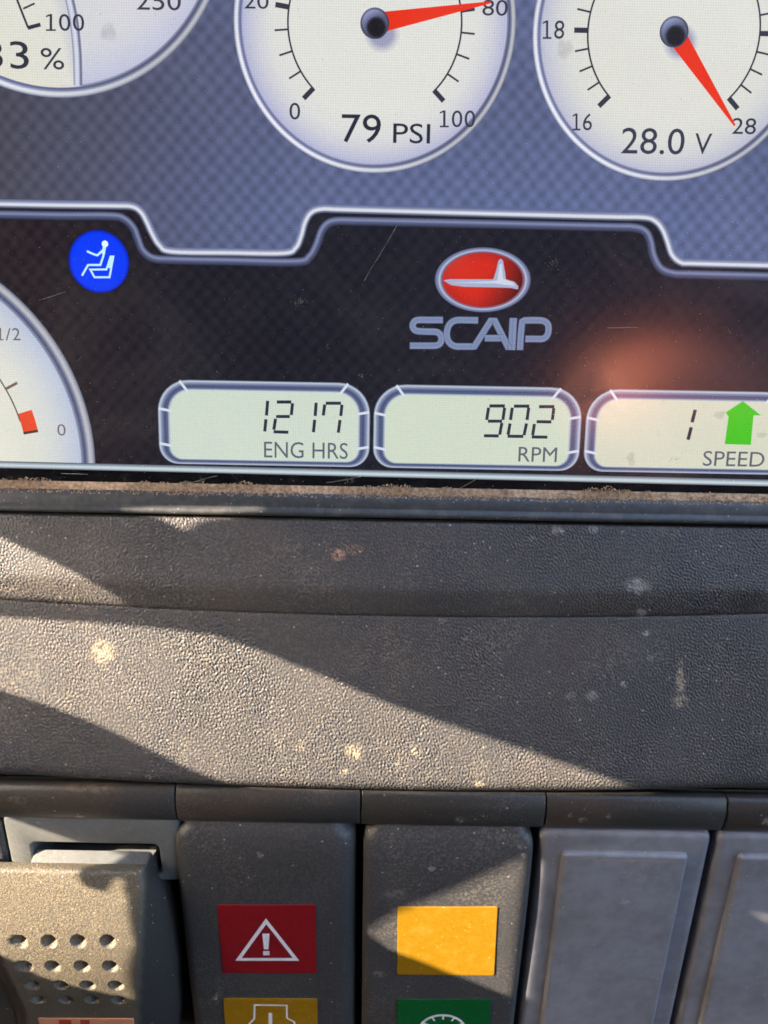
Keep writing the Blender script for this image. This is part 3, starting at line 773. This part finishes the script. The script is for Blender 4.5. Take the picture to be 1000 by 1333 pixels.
brow_part('lower_face', seed=5, defs=[(800.5, -1.2, 1.15), (801.5, -0.25, 1.15), (804, 0.0, 1.15), (812, 0.08, 1.15), (860, 0.25, 1.15), (920, 0.42, 1.15), (980, 0.5, 1.2), (1010, 0.48, 1.2), (1019, 0.36, 1.2), (1024, 0.1, 1.2), (1027, -0.5, 1.2), (1027, -1.6, 1.2), (1024, -4.5, 1.2)])

# ------------------------------------------------------------------ the switches
Q = SWI.px
def div_x(u): return Q(u, 1072).x
DIV = [div_x(-226), div_x(5), div_x(235.5), div_x(470), div_x(705), div_x(935), div_x(1168)]
YCAPT = Q(500, 1026).y
def hfield(name, xs, ys, zf, mat, parent, x0f=None, skirt=-6.0, smooth=True, top_skirt=None):
    """heightfield z = zf(x, y); xs are 0..1 across between left(y) and right(y)"""
    vs_, fs = [], []; nx = len(xs)
    for y in ys:
        l, r = x0f(y)
        for s in xs:
            x = l+(r-l)*s; vs_.append((x, y, zf(x, y, s)))
    for j in range(len(ys)-1):
        for i in range(nx-1):
            fs.append((j*nx+i, (j+1)*nx+i, (j+1)*nx+i+1, j*nx+i+1))
    # skirt down the four sides
    ring = [i for i in range(nx)]+[j*nx+nx-1 for j in range(1, len(ys))]+[(len(ys)-1)*nx+i for i in range(nx-2, -1, -1)]+[j*nx for j in range(len(ys)-2, 0, -1)]
    b0 = len(vs_)
    for i in ring: vs_.append((vs_[i][0], vs_[i][1]-(0.0 if top_skirt is None or i >= nx else 0.7), skirt if top_skirt is None or i >= nx else min(vs_[i][2], top_skirt)))
    m = len(ring)
    for k in range(m):
        fs.append((ring[k], ring[(k+1) % m], b0+(k+1) % m, b0+k))
    return mesh(name, vs_, fs, mat, parent, smooth=smooth)

def spaced(a, b, edge, n_edge, n_mid):
    """values from a to b, dense near both ends (edge is the dense width)"""
    sg = 1 if b > a else -1
    out = [a+sg*edge*(1-math.cos(math.pi/2*i/n_edge)) for i in range(n_edge)]
    L = abs(b-a)-2*edge
    out += [a+sg*(edge+L*i/n_mid) for i in range(n_mid+1)]
    out += [b-sg*edge*(1-math.cos(math.pi/2*i/n_edge)) for i in range(n_edge-1, -1, -1)]
    return out

def fall(d, r):
    """drop of a rounded edge of radius r at distance d from the border"""
    if d >= r: return 0.0
    return r-math.sqrt(max(0.0, r*r-(r-d)**2))

def cap_part(parent, x0, x1, ox):
    pr = []
    for v, z in ((1019, -3.0), (1023, -0.6), (1028, 0.6), (1036, 1.35), (1048, 1.85), (1058, 1.95), (1066, 1.8), (1070.5, 1.5), (1072.5, 1.0), (1073, 0.2), (1073, -2.5)):
        pr.append((Q(500, v, z).y, z))
    pr = [(p.x, p.y) for p in catmull([Vector((a, b_, 0)) for a, b_ in pr], 4)]
    vs_, fs = [], []; n = len(pr)
    g_ = 0.11
    cy = sum(p[0] for p in pr)/n; cz = -1.0
    secs = [(x0+g_, 0.80), (x0+g_, 0.90), (x0+g_+0.06, 0.975), (x0+g_+0.2, 1.0), (x1-g_-0.2, 1.0), (x1-g_-0.06, 0.975), (x1-g_, 0.90), (x1-g_, 0.80)]
    for x, k in secs:
        for y, z in pr: vs_.append((x-ox, (y if k > .99 else y), cz+(z-cz)*k))
    for i in range(len(secs)-1):
        for q in range(n-1): fs.append((i*n+q, i*n+q+1, (i+1)*n+q+1, (i+1)*n+q))
    fs.append(tuple(range(n-1, -1, -1))); fs.append(tuple((len(secs)-1)*n+q for q in range(n)))
    return mesh('top_cap', vs_, fs, M_CAP, parent, smooth=True)

YBOT = Q(500, 1075).y-54.0
def shaft(parent, x0, x1, ox):
    """dark recess the switch sits in"""
    vs_ = [(x0-ox, YCAPT, -5.5), (x1-ox, YCAPT, -5.5), (x1-ox, YBOT, -5.5), (x0-ox, YBOT, -5.5)]
    mesh('recess', vs_, [(0, 3, 2, 1)], M_GAPBLACK, parent)

def switch_root(name, k, label, cat, group='switches in the row under the ledge'):
    ox = (DIV[k]+DIV[k+1])/2
    e = empty(name, SWI.at((ox, 0, 0))); tag(e, label, cat, group)
    cap_part(e, DIV[k], DIV[k+1], ox); shaft(e, DIV[k], DIV[k+1], ox)
    return e, ox

def plate(name, pts, z, th, mat, parent, zf=None, rnd=0.35):
    """thin inset label with rounded corners; pts are the four corners in local mm (tl, tr, br, bl)"""
    out = []
    P4 = [Vector((p[0], p[1])) for p in pts]
    for i in range(4):
        a, p, c_ = P4[i-1], P4[i], P4[(i+1) % 4]
        d1 = (a-p).normalized()*rnd; d2 = (c_-p).normalized()*rnd
        for t in (0, .25, .5, .75, 1):
            out.append(p+d1*(1-t)**2+d2*t**2)
    n = len(out); Zf = zf if zf else (lambda x, y: z)
    ce = sum(out, Vector((0, 0)))/n
    vs_ = [(p.x, p.y, Zf(p.x, p.y)-0.3) for p in out]+[(p.x, p.y, Zf(p.x, p.y)+th-0.03) for p in out]
    vs_ += [(ce.x+(p.x-ce.x)*0.99, ce.y+(p.y-ce.y)*0.985, Zf(p.x, p.y)+th) for p in out]
    # inner grid so that the label follows a curved face
    fs = []
    for r in (0, 1):
        for i in range(n): fs.append((r*n+(i+1) % n, r*n+i, (r+1)*n+i, (r+1)*n+(i+1) % n))
    fs.append(tuple(2*n+i for i in range(n-1, -1, -1)))
    return mesh(name, vs_, fs, mat, parent)

def printed(name, lines, width, parent, zfun, ox, closed=False, mat=M_WHITE):
    return strokes_mesh(name, [[(p[0]-ox, p[1]) for p in l] for l in lines], width, None, None, parent, mat, zf=lambda x, y: zfun(x, y), closed=closed)

def face_switch(name, k, label, lft, rgt, z_of_y, er, rk_):
    e, ox = switch_root(name, k, label, 'switch')
    y0 = Q(500, 1068).y; y1 = YBOT
    ys = spaced(y0, y1, er, 6, 70)
    xs = spaced(0, 1, 0.13, 9, 18)
    def edges(y):
        d = max(0.0, y0-1.0-y); k2 = 0.0
        if d < 2.4: k2 = 1.3*(1-math.sqrt(max(0, 1-((2.4-d)/2.4)**2)))
        return (lft(y)+k2-ox, rgt(y)-k2-ox)
    def zf(x, y, s):
        l, r = edges(y); d = min(x-l, r-x)
        rr = er*(1.0 if (x-l) < (r-x) else rk_); s2 = (s-0.5)*2
        return z_of_y(y)-fall(d, rr)*1.0-0.10*s2*s2
    hfield('rocker', xs, ys, zf, M_SWITCH, e, edges)
    return e, ox, (lambda x, y: z_of_y(y))

def lerp(tab):
    tab = sorted(tab)
    def f(y):
        if y <= tab[0][0]: return tab[0][1]
        for (a, va), (b_, vb) in zip(tab, tab[1:]):
            if y <= b_:
                t = (y-a)/(b_-a); t = t*t*(3-2*t) if False else t
                return va+(vb-va)*t
        return tab[-1][1]
    return f
def zcurve(defs):
    """smooth z over y from (photo row, z) pairs"""
    pts = catmull([Vector((Q(500, v, z).y, z, 0)) for v, z in defs], 8)
    return lerp([(p.x, p.y) for p in pts])

# hazard switch
def xq(u, v, z): return Q(u, v, z).x
zH = zcurve([(1062, 0.2), (1075, 1.0), (1095, 1.9), (1120, 2.35), (1160, 2.5), (1200, 2.45), (1270, 2.3), (1333, 2.1), (1420, 1.9), (1560, 1.6)])
xl, xr = xq(233.5, 1160, 1.2), xq(463, 1160, 0.5)
hz, ox, zf_ = face_switch('hazard_switch', 2, 'black switch with a red hazard triangle label and a yellow engine label', lambda y: xl, lambda y: xr, zH, 1.9, 1.45)
def corners(lst, z, ox): return [(Q(u, v, z).x-ox, Q(u, v, z).y) for u, v in lst]
def label_on(parent, ox, cs, zfun, mat, name='label_plate'):
    c4 = corners(cs, zfun(0, Q(cs[0][0], (cs[0][1]+cs[2][1])/2, 2.3).y), ox)
    return plate(name, c4, 0, 0.14, mat, parent, zf=lambda x, y: zfun(x, y))
lp = label_on(hz, ox, ((283, 1177), (411, 1177), (412, 1267), (290, 1267)), zf_, M_RED); tag(lp, 'red label with a white hazard triangle')
def onlab(lst, zz=2.45): return [Q(u, v, zz).xy for u, v in lst]
zl = lambda x, y: zH(y)+0.165
def subdiv(l, closed=False, n=6):
    out = []
    m = len(l) if closed else len(l)-1
    for i in range(m):
        a = Vector(l[i]); b_ = Vector(l[(i+1) % len(l)])
        for k in range(n): out.append(a+(b_-a)*k/n)
    if not closed: out.append(Vector(l[-1]))
    return out
def prism2(name, pts, parent, ox, zfun, mat=M_WHITE):
    vs_ = [(p[0]-ox, p[1], zfun(p[0], p[1])) for p in pts]
    return mesh(name, vs_, [tuple(range(len(vs_)))], mat, parent)
ztr = 2.58
tri = [Q(u, v, ztr).xy for u, v in ((346.5, 1199), (385.5, 1249.5), (310.5, 1249.5))]
tx = strokes_mesh('triangle_print', [[(p[0]-ox, p[1]) for p in tri]], 0.60, None, None, lp, M_WHITE, closed=True, zf=lambda x, y: zH(y)+0.17)
for q in (((341.5, 1215.5), (351, 1215.5), (349.5, 1236), (343.5, 1236)), ((342.5, 1238.5), (351, 1238.5), (351, 1244), (342.5, 1244))):
    o = prism2('exclamation_print', [Q(u, v, ztr).xy for u, v in q], lp, ox, lambda x, y: zH(y)+0.172)
lp = label_on(hz, ox, ((291, 1298), (413, 1299), (415, 1386), (297, 1386)), zf_, M_YEL); tag(lp, 'yellow label with a white engine outline')
eng = [(331.5, 1308.5), (373.5, 1309), (373.5, 1326), (383, 1331), (385, 1345), (400, 1352), (400, 1374), (322, 1374), (322, 1336), (331, 1327)]
strokes_mesh('engine_print', [[(p[0]-ox, p[1]) for p in subdiv([Q(u, v, 2.35).xy for u, v in eng], True, 3)]], 0.30, None, None, lp, M_WHITE, closed=True, zf=lambda x, y: zH(y)+0.17)
strokes_mesh('bar_print', [[(p[0]-ox, p[1]) for p in subdiv([Q(u, v, 2.35).xy for u, v in ((352, 1319), (352, 1352))])]], 0.62, None, None, lp, M_WHITE, zf=lambda x, y: zH(y)+0.17)

# yellow/green switch
zY = zcurve([(1062, 0.0), (1075, 0.8), (1095, 1.7), (1120, 2.2), (1160, 2.45), (1200, 2.5), (1270, 2.35), (1333, 2.15), (1420, 1.9), (1560, 1.6)])
xl2, xr2 = xq(472, 1200, 1.2), xq(689, 1160, 1.5)
ysw, ox, zf_ = face_switch('work_light_switch', 3, 'black switch with a plain yellow label and a green gauge label, partly sunlit', lambda y: xl2, lambda y: xr2, zY, 1.4, 0.95)
ysw.name = 'rocker_switch'
lp = label_on(ysw, ox, ((518, 1180), (648, 1180), (643.5, 1270), (517, 1269)), zf_, M_YEL); tag(lp, 'plain yellow label')
lp = label_on(ysw, ox, ((517, 1299.5), (639, 1299.5), (635, 1386), (517, 1386)), zf_, M_GRN); tag(lp, 'green label with a white dial symbol')
cc = Q(576, 1342, 2.3)
rg = (Q(606, 1342, 2.3)-cc).length
strokes_mesh('dial_print', [[(cc.x-ox+rg*math.cos(2*math.pi*i/48), cc.y+rg*math.sin(2*math.pi*i/48)) for i in range(48)]], 0.46, None, None, lp, M_WHITE, closed=True, zf=lambda x, y: zY(y)+0.17)
for a in range(-30, 211, 30):
    a_ = math.radians(a)
    strokes_mesh('dial_tick_print', [[(cc.x-ox+rg*k*math.cos(a_), cc.y+rg*k*math.sin(a_)) for k in (0.72, 0.95)]], 0.32, None, None, lp, M_WHITE, zf=lambda x, y: zY(y)+0.17)
strokes_mesh('dial_hand_print', [[(cc.x-ox-0.2, cc.y-0.2), (cc.x-ox+1.2, cc.y+1.3)]], 0.3, None, None, lp, M_WHITE, zf=lambda x, y: zY(y)+0.17)

# blanking plates
def blank(k, label, lq, rq, iq, mat=None):
    mat = mat or M_BLANK
    e, ox = switch_root('blanking_plate', k, label, 'blanking plate')
    lx, rx_ = lq-ox, rq-ox
    y0 = Q(500, 1071).y
    ys = spaced(y0, YBOT, 1.0, 6, 60); xs = spaced(0, 1, 0.05, 8, 16)
    def zf(x, y, s):
        l_, r_ = ed_(y); d = max(0, min(x-l_, r_-x)); dy = y0-y
        return 1.15-fall(min(d, 1.0), 1.0)-fall(min(max(dy, 0), 1.2), 1.2)*0.7
    def ed_(y):
        d = y0-y; k2 = 1.4*(1-math.sqrt(max(0, 1-((1.4-d)/1.4)**2))) if d < 1.4 else 0.0
        return (lx+k2*0.8, rx_-k2*0.8)
    hfield('plate', xs, ys, zf, mat, e, ed_)
    a, b_ = iq[0]-ox, iq[1]-ox; yt = iq[2]
    def edges(y):
        d = yt-y
        k2 = 0.0
        if d < 0.7: k2 = 0.7-math.sqrt(max(0, 0.49-(0.7-d)**2))
        return (a+k2, b_-k2)
    ys = spaced(yt, YBOT+1.5, 0.8, 8, 50); xs = spaced(0, 1, 0.06, 8, 16)
    def zf2(x, y, s):
        l, r = edges(y); d = min(x-l, r-x); dy = yt-y
        return 1.95-fall(min(d, 0.62), 0.62)*0.95-fall(min(max(dy, 0), 0.62), 0.62)*0.95
    hfield('raised_panel', xs, ys, zf2, mat, e, edges, skirt=0.2)
    return e
blank(4, 'grey plastic blanking plate beside the switch with yellow and green labels', xq(704.5, 1090, 1), xq(927, 1090, 1), (xq(731.5, 1116, 1.5), xq(895, 1116, 1.5), Q(812, 1110, 1.5).y))
blank(5, 'grey plastic blanking plate at the right edge of the photo, partly cut off', xq(935.5, 1090, 1), xq(1160, 1090, 1), (xq(961, 1116, 1.5), xq(1125, 1116, 1.5), Q(1040, 1114, 1.5).y))
blank(0, 'plastic blanking plate at the left edge, only a sliver showing', DIV[0]+.2, xq(8.5, 1110, 1), (DIV[0]+3, DIV[1]-3, Q(-100, 1105, 1.5).y), M_SWITCH)

# dusty rocker with finger dimples
rk, ox = switch_root('dimpled_rocker_switch', 1, 'dusty rocker switch tilted out, with rows of finger dimples, lit by the sun', 'switch')
# housing plate with a slot
hx0, hx1 = xq(7, 1090, 1)-ox, xq(233, 1090, 1)-ox
hy0 = Q(120, 1063, 1).y; hy1 = Q(120, 1146, 1).y
sx0, sx1 = xq(40, 1105, 1)-ox, xq(207, 1105, 1)-ox; sy0 = Q(120, 1098.5, 1).y; sy1 = hy1+1.2
def rr(x0, x1, y0, y1, r, n=6): return [p for p in rounded(x0, x1, y1, y0, r, r, n)]
outer = rr(hx0, hx1, hy0, hy1, 1.3); slot = rr(sx0, sx1, sy0, sy1, 1.1)
bm = bmesh.new()
def loop(pts, z): return [bm.verts.new((p.x*MM, p.y*MM, z*MM)) for p in pts]
def inset(pts, d):
    cx = (hx0+hx1)/2
    x0, x1 = min(p.x for p in pts), max(p.x for p in pts); y0, y1 = min(p.y for p in pts), max(p.y for p in pts)
    return [Vector((p.x+(d if p.x < (x0+x1)/2 else -d), p.y+(d if p.y < (y0+y1)/2 else -d), 0)) for p in pts]
loops = [loop(outer, -5), loop(outer, 0.45), loop(inset(outer, 0.15), 0.75), loop(inset(outer, 0.45), 0.9), loop(inset(slot, -0.25), 0.9), loop(inset(slot, -0.06), 0.82), loop(slot, 0.6), loop(slot, -5)]
for a, b_ in zip(loops, loops[1:]):
    n = len(a)
    for i in range(n): bm.faces.new((a[(i+1) % n], a[i], b_[i], b_[(i+1) % n]))
bmesh.ops.recalc_face_normals(bm, faces=bm.faces)
me = bpy.data.meshes.new('housing'); bm.to_mesh(me); bm.free()
link('housing', me, M_HOUSE, rk, None, True)
for p_ in me.polygons: p_.use_smooth = True
# paddle
RK = [(1131, 3.9), (1150, 4.7), (1180, 5.7), (1205, 6.45), (1222, 6.9), (1240, 7.3), (1258, 7.5), (1275, 7.5), (1290, 7.3), (1305, 6.9), (1322, 6.3), (1345, 5.3), (1380, 3.6), (1430, 2.0), (1520, 1.4)]
zR = zcurve(RK)
ytop = Q(100, 1131, 3.9).y
def px_edge(defs): return lerp([(Q(u, v, z).y, Q(u, v, z).x-ox) for u, v, z in defs])
eL = px_edge([(-24, 1133, 2.5), (-20, 1200, 4.5), (-6, 1250, 5.0), (8, 1285, 4.5), (20, 1320, 3.6), (28, 1400, 1.0), (30, 1560, 0.6)])
eR = px_edge([(203, 1133, 1.0), (214, 1160, 1.5), (220, 1200, 2.5), (226, 1260, 3.2), (230, 1320, 2.5), (228, 1400, .8), (224, 1560, .4)])
flatR = px_edge([(184, 1133, 3.9), (185, 1160, 5), (183, 1200, 6.3), (181, 1250, 7.4), (179, 1290, 7.3), (178, 1320, 6.3), (178, 1400, 3), (178, 1560, 1.4)])
flatL = px_edge([(-10, 1133, 3.9), (-4, 1200, 6.3), (6, 1250, 7.4), (22, 1290, 7.3), (34, 1320, 6.3), (38, 1400, 3), (38, 1560, 1.4)])
dim = []
for v, us in ((1222, (27, 65, 103, 141)), (1256, (33, 69, 107, 144)), (1282, (43, 79, 114, 151)), (1301.5, (49, 85, 119, 154))):
    for u in us:
        zz = lerp(RK)(v); p = Q(u, v+2, zz); dim.append((p.x-ox, p.y))
ys = []
y = ytop
while y > YBOT+3:
    ys.append(y); y -= 0.16 if y > Q(100, 1322, 6.3).y else 0.5
xs = spaced(0, 1, 0.22, 16, 110)
DR = 1.15
def rz(x, y, s):
    z = zR(y)
    fr_, fl_ = flatR(y), flatL(y); l, r = eL(y), eR(y)
    if x > fr_:
        t = (x-fr_)/max(0.01, r-fr_); z -= (zR(y)-0.2)*0.85*t**1.1
    elif x < fl_:
        t = (fl_-x)/max(0.01, fl_-l); z -= 2.0*t**1.3
    d = ytop-y
    z -= fall(min(d, 0.5), 0.5)*0.9
    for (dx, dy) in dim:
        q2 = (x-dx)**2+(y-dy)**2
        if q2 < DR*DR*1.5:
            rr_ = math.sqrt(q2)/DR
            z -= 1.5*(1-rr_**3.2) if rr_ < 1 else 0
    return z
pad = hfield('paddle', xs, ys, rz, M_ROCKER, rk, lambda y: (eL(y), eR(y)), skirt=-2.0, top_skirt=2.2)
ba = pad.data.attributes.new('bare', 'FLOAT', 'POINT')       # the flanks carry no dust
def bareness(v):
    x, y = v.co.x/MM, v.co.y/MM
    return max(0.0, min(1.0, (x-flatR(y))/0.5, ), min(1.0, (flatL(y)-x)/0.5))
ba.data.foreach_set('value', [bareness(v) for v in pad.data.vertices])
# upper end of the rocker going back into the slot
ta = [(Q(u, v, z).x-ox, Q(u, v, z).y, z) for u, v, z in ((44, 1106, 0.0), (198, 1106, 0.0))]
tb = [(Q(u, v, z).x-ox, Q(u, v, z).y, z) for u, v, z in ((34, 1133, 3.0), (192, 1133, 3.0))]
bm = bmesh.new()
prof = []
for t in [i/6 for i in range(7)]:
    y_ = ta[0][1]+(tb[0][1]-0.2-ta[0][1])*t; z2 = ta[0][2]+(tb[0][2]-ta[0][2])*t
    l = ta[0][0]+(tb[0][0]-ta[0][0])*t; r = ta[1][0]+(tb[1][0]-ta[1][0])*t
    prof.append([(l-.02, y_-3.5, z2), (l, y_-0.6, z2), (l+0.2, y_-0.15, z2), (l+0.6, y_, z2), (r-0.6, y_, z2), (r-0.2, y_-0.15, z2), (r, y_-0.6, z2), (r+.02, y_-3.5, z2)])
vs_ = [p for row in prof for p in row]; fs = []
for i in range(len(prof)-1):
    for k in range(7): fs.append((i*8+k, i*8+k+1, (i+1)*8+k+1, (i+1)*8+k))
mesh('rocker_top', vs_, fs, M_HOUSE, rk, smooth=True)
bm.free()
lp = plate('label_plate', corners(((50, 1323), (175, 1323), (174, 1385), (60, 1385)), 5.6, ox), 0, 0.14, M_PEACH, rk, zf=lambda x, y: zR(y))
tag(lp, 'orange label at the foot of the dimples')
M_REDP = simple('red_print', (0.45, 0.06, 0.03), 0.4, 0.4, 0.05)
for (u0, u1) in ((76, 92), (104, 116)):
    prism2('symbol_print', [Q(u, v, 6.1).xy for u, v in ((u0, 1329), (u1, 1329), (u1, 1340), (u0, 1340))], lp, ox, lambda x, y: zR(y)+0.17, M_REDP)

# plain fascia that the switch row is set into, just outside the photo
fx0, fx1, fy0, fy1 = DIV[0]-0.3, DIV[6]+0.3, YBOT-0.3, YCAPT+0.5
X0, X1, Y0, Y1 = fx0-26, fx1+26, fy0-24, fy1+3
lps = [[(fx0, fy0), (fx1, fy0), (fx1, fy1), (fx0, fy1)], [(fx0, fy0), (fx1, fy0), (fx1, fy1), (fx0, fy1)], [(X0, Y0), (X1, Y0), (X1, Y1), (X0, Y1)], [(X0, Y0), (X1, Y0), (X1, Y1), (X0, Y1)]]
zz_ = (-5.6, -0.8, -0.8, -12.0)
vs_ = [(x, y, z) for lp_, z in zip(lps, zz_) for x, y in lp_]
fs = [(r*4+i, r*4+(i+1) % 4, (r+1)*4+(i+1) % 4, (r+1)*4+i) for r in range(3) for i in range(4)]
mesh('switch_fascia', vs_, [tuple(reversed(f)) for f in fs], M_CAP, None, SWI.m)['kind'] = 'structure'

# ------------------------------------------------------------------ added out of frame for the light: the panel that breaks the sunlight, the orange helmet
ctr = SCR.world(SCR.px(500, 800))
G0 = ctr + SUN*125.0
gx = Vector((0, 0, 1)).cross(SUN).normalized(); gy = SUN.cross(gx).normalized()
def to_g(wp):
    d = wp-G0; p = wp - SUN*d.dot(SUN)
    d = p-G0
    return (d.dot(gx), d.dot(gy))
BP = lambda lst, z: [BRW.world(BRW.px(u, v, z)) for u, v in lst]
SP = lambda lst, z: [SWI.world(SWI.px(u, v, z)) for u, v in lst]
GP = lambda lst, z: [SCR.world(SCR.px(u, v, z)) for u, v in lst]
holes = [  # cut-outs shaped to cast the wanted sun patches
    BP([(-60, 796), (0, 802), (60, 806), (130, 811), (200, 817), (275, 827), (340, 848), (420, 880), (520, 922), (640, 962), (740, 996), (825, 1025), (700, 1027), (520, 1027), (330, 1022), (292, 1020), (245, 999), (190, 972), (130, 944), (60, 917), (0, 898), (-60, 880)], 0.3),
    BP([(-60, 668), (0, 700), (60, 727), (105, 748), (135, 766), (150, 779), (140, 783), (60, 777), (-60, 769)], 1.0),
    GP([(158, 664), (200, 660), (335, 660), (348, 663), (300, 669), (262, 675), (240, 690), (222, 682), (200, 672)], 1.35),
    SP([(-26, 1128), (-20, 1124), (90, 1129), (104, 1143), (124, 1156), (150, 1162), (180, 1162)], 4.6)+SP([(176, 1230), (168, 1301), (150, 1297), (110, 1287), (60, 1272), (20, 1248), (-16, 1237)], 7.2),
    SP([(0, 1060), (12, 1065), (60, 1082), (105, 1097), (130, 1108), (155, 1112), (165, 1126), (160, 1132), (-20, 1134)], 0.9),
    SP([(226, 1148), (236, 1150), (245, 1166), (238, 1171), (228, 1168)], 1.4),
    SP([(478, 1214), (515, 1192), (560, 1172), (610, 1152), (650, 1132), (681, 1114), (680, 1140), (664, 1298), (620, 1280), (560, 1255), (505, 1234)], 2.4),
    SP([(980, 1190), (1005, 1195), (1020, 1202), (1004, 1200)], 1.9),
]
def plate_mesh(pts, z0, z1):
    n = len(pts)
    vv = [(p[0]*MM, p[1]*MM, z0*MM) for p in pts]+[(p[0]*MM, p[1]*MM, z1*MM) for p in pts]
    fs = [tuple(range(n-1, -1, -1)), tuple(range(n, 2*n))]+[(i, (i+1) % n, n+(i+1) % n, n+i) for i in range(n)]
    me = bpy.data.meshes.new('cut'); me.from_pydata(vv, [], fs)
    bm = bmesh.new(); bm.from_mesh(me); bmesh.ops.recalc_face_normals(bm, faces=bm.faces); bm.to_mesh(me); bm.free()
    return me
gm = Matrix((gx, gy, SUN)).transposed().to_4x4(); gm.translation = G0*MM
sp_ = bpy.data.objects.new('shade_panel', plate_mesh([(-170, -150), (170, -150), (170, 150), (-170, 150)], -1, 1)); col.objects.link(sp_); sp_.matrix_world = gm
cutters = []
for h in holes:
    o = bpy.data.objects.new('cutter', plate_mesh([to_g(p) for p in h], -3, 3)); col.objects.link(o); o.matrix_world = gm
    md = sp_.modifiers.new('cut', 'BOOLEAN'); md.operation = 'DIFFERENCE'; md.solver = 'EXACT'; md.object = o
    cutters.append(o)
bpy.context.view_layer.update()
dg = bpy.context.evaluated_depsgraph_get()
nm = bpy.data.meshes.new_from_object(sp_.evaluated_get(dg))
sp_.modifiers.clear(); sp_.data = nm; nm.name = 'shade_panel'
nm.materials.clear(); nm.materials.append(M_PANEL)
for o in cutters: bpy.data.objects.remove(o)
tag(sp_, 'unseen dark panel added to shape the low sun, its cut-outs making the sun patches', 'panel')

# made-up orange helmet added behind the camera for the glow in the glass
hp = SCR.world(SCR.px(874, 540)); d = (hp-CAM).normalized(); rf = d-2*d.dot(SCR.ez)*SCR.ez
hc = hp+rf*900
bm = bmesh.new()
for j in range(13):
    a = math.pi/2*j/12
    for i in range(40):
        t = 2*math.pi*i/40
        rad = 96*math.cos(a)*(1+0.12*max(0, math.cos(t))**2)
        bm.verts.new((rad*math.cos(t)*1.12*MM, rad*math.sin(t)*MM, 88*math.sin(a)**0.9*MM if a > 0 else 0))
bm.verts.ensure_lookup_table()
for j in range(12):
    for i in range(40): 
        try: bm.faces.new([bm.verts[j*40+i], bm.verts[j*40+(i+1) % 40], bm.verts[(j+1)*40+(i+1) % 40], bm.verts[(j+1)*40+i]])
        except ValueError: pass
me = bpy.data.meshes.new('shell'); bm.to_mesh(me); bm.free()
hm = Matrix.Rotation(math.radians(-20), 4, 'X'); hm.translation = hc*MM
he = empty('glow_helmet', hm); tag(he, 'unseen orange helmet added to mirror as a soft glow in the screen glass', 'helmet')
link('shell', me, M_ORANGE, he, None, True)
bv, bfc = [], []
for i in range(40):
    t = 2*math.pi*i/40; k = 1+0.12*max(0, math.cos(t))**2; e_ = 1.08+0.28*max(0, math.cos(t))**2
    bv += [(96*k*1.12*math.cos(t), 96*k*math.sin(t), 2), (96*k*e_*1.12*math.cos(t), 96*k*e_*math.sin(t), -6), (96*k*1.12*math.cos(t), 96*k*math.sin(t), -3)]
for i in range(40):
    j = (i+1) % 40
    bfc += [(3*i, 3*i+1, 3*j+1, 3*j), (3*i+1, 3*i+2, 3*j+2, 3*j+1)]
mesh('brim', bv, bfc, M_ORANGE, he, smooth=True)

# unseen dark panel added behind the helmet to keep sky out of the glass
cw = bpy.data.meshes.new('backdrop_panel'); bm = bmesh.new(); bmesh.ops.create_cube(bm, size=1.0)
bmesh.ops.scale(bm, vec=(1.9, 0.03, 2.2), verts=bm.verts); bmesh.ops.bevel(bm, geom=bm.edges[:], offset=0.01, segments=2, affect='EDGES'); bm.to_mesh(cw); bm.free()
wl = link('dark_backdrop', cw, M_PANEL); wl.location = (0.1, -1.25, 0.70)
tag(wl, 'unseen dark panel added behind the viewer to block sky reflections in the screen', 'wall')

def crumbs(fr, zf, spots, n, box, mat, label, name, zoff=0.03):
    pts, sizes = [], []
    for i in range(n):
        u, v = random.uniform(*box[0]), random.uniform(*box[1])
        p = fr.px(u, v, zf(v)); pts.append((p.x, p.y, p.z+zoff)); sizes.append(random.choice((.03, .035, .04, .05, .07)))
    for (u, v, ru, rv, m_) in spots:
        for i in range(m_):
            vv = random.gauss(v, rv*.5); p = fr.px(random.gauss(u, ru*.5), vv, zf(vv)); pts.append((p.x, p.y, p.z+zoff)); sizes.append(random.uniform(.03, .09))
    return tag(grains(name, pts, mat, fr.m, sizes), label, 'dust', kind='stuff')
zb = lerp([(679, .4), (683, .62), (730, 1.05), (768, 1.32), (786, .8), (799, .15), (804, 0), (860, .25), (920, .42), (1010, .48), (1020, .36)])
M_RUST = simple('rusty_crumb', (0.62, 0.36, 0.22), 0.9, 0.1, 0.35, vs_=2200)
crumbs(BRW, zb, [(826, 757, 16, 9, 26), (724, 690, 8, 5, 14), (842, 824, 4, 4, 10), (886, 880, 5, 26, 24), (770, 905, 6, 8, 9), (833, 797, 5, 5, 8), (812, 889, 6, 2, 9)], 420, ((-60, 1060), (682, 1016)), M_SPECK, 'pale dust crumbs scattered over the grained ledge', 'ledge_dust')
crumbs(BRW, zb, [(440, 721, 11, 6, 40), (452, 712, 5, 10, 12), (470, 718, 22, 4, 14)], 0, ((0, 1), (700, 701)), M_RUST, 'small heap of rusty crumbs on the ledge under the screen', 'rusty_crumbs', 0.06)
crumbs(SWI, lambda v: 1.95, [], 90, ((-40, 1040), (1034, 1068)), M_SPECK, 'pale dust grains on the caps above the switches', 'cap_dust', 0.0)
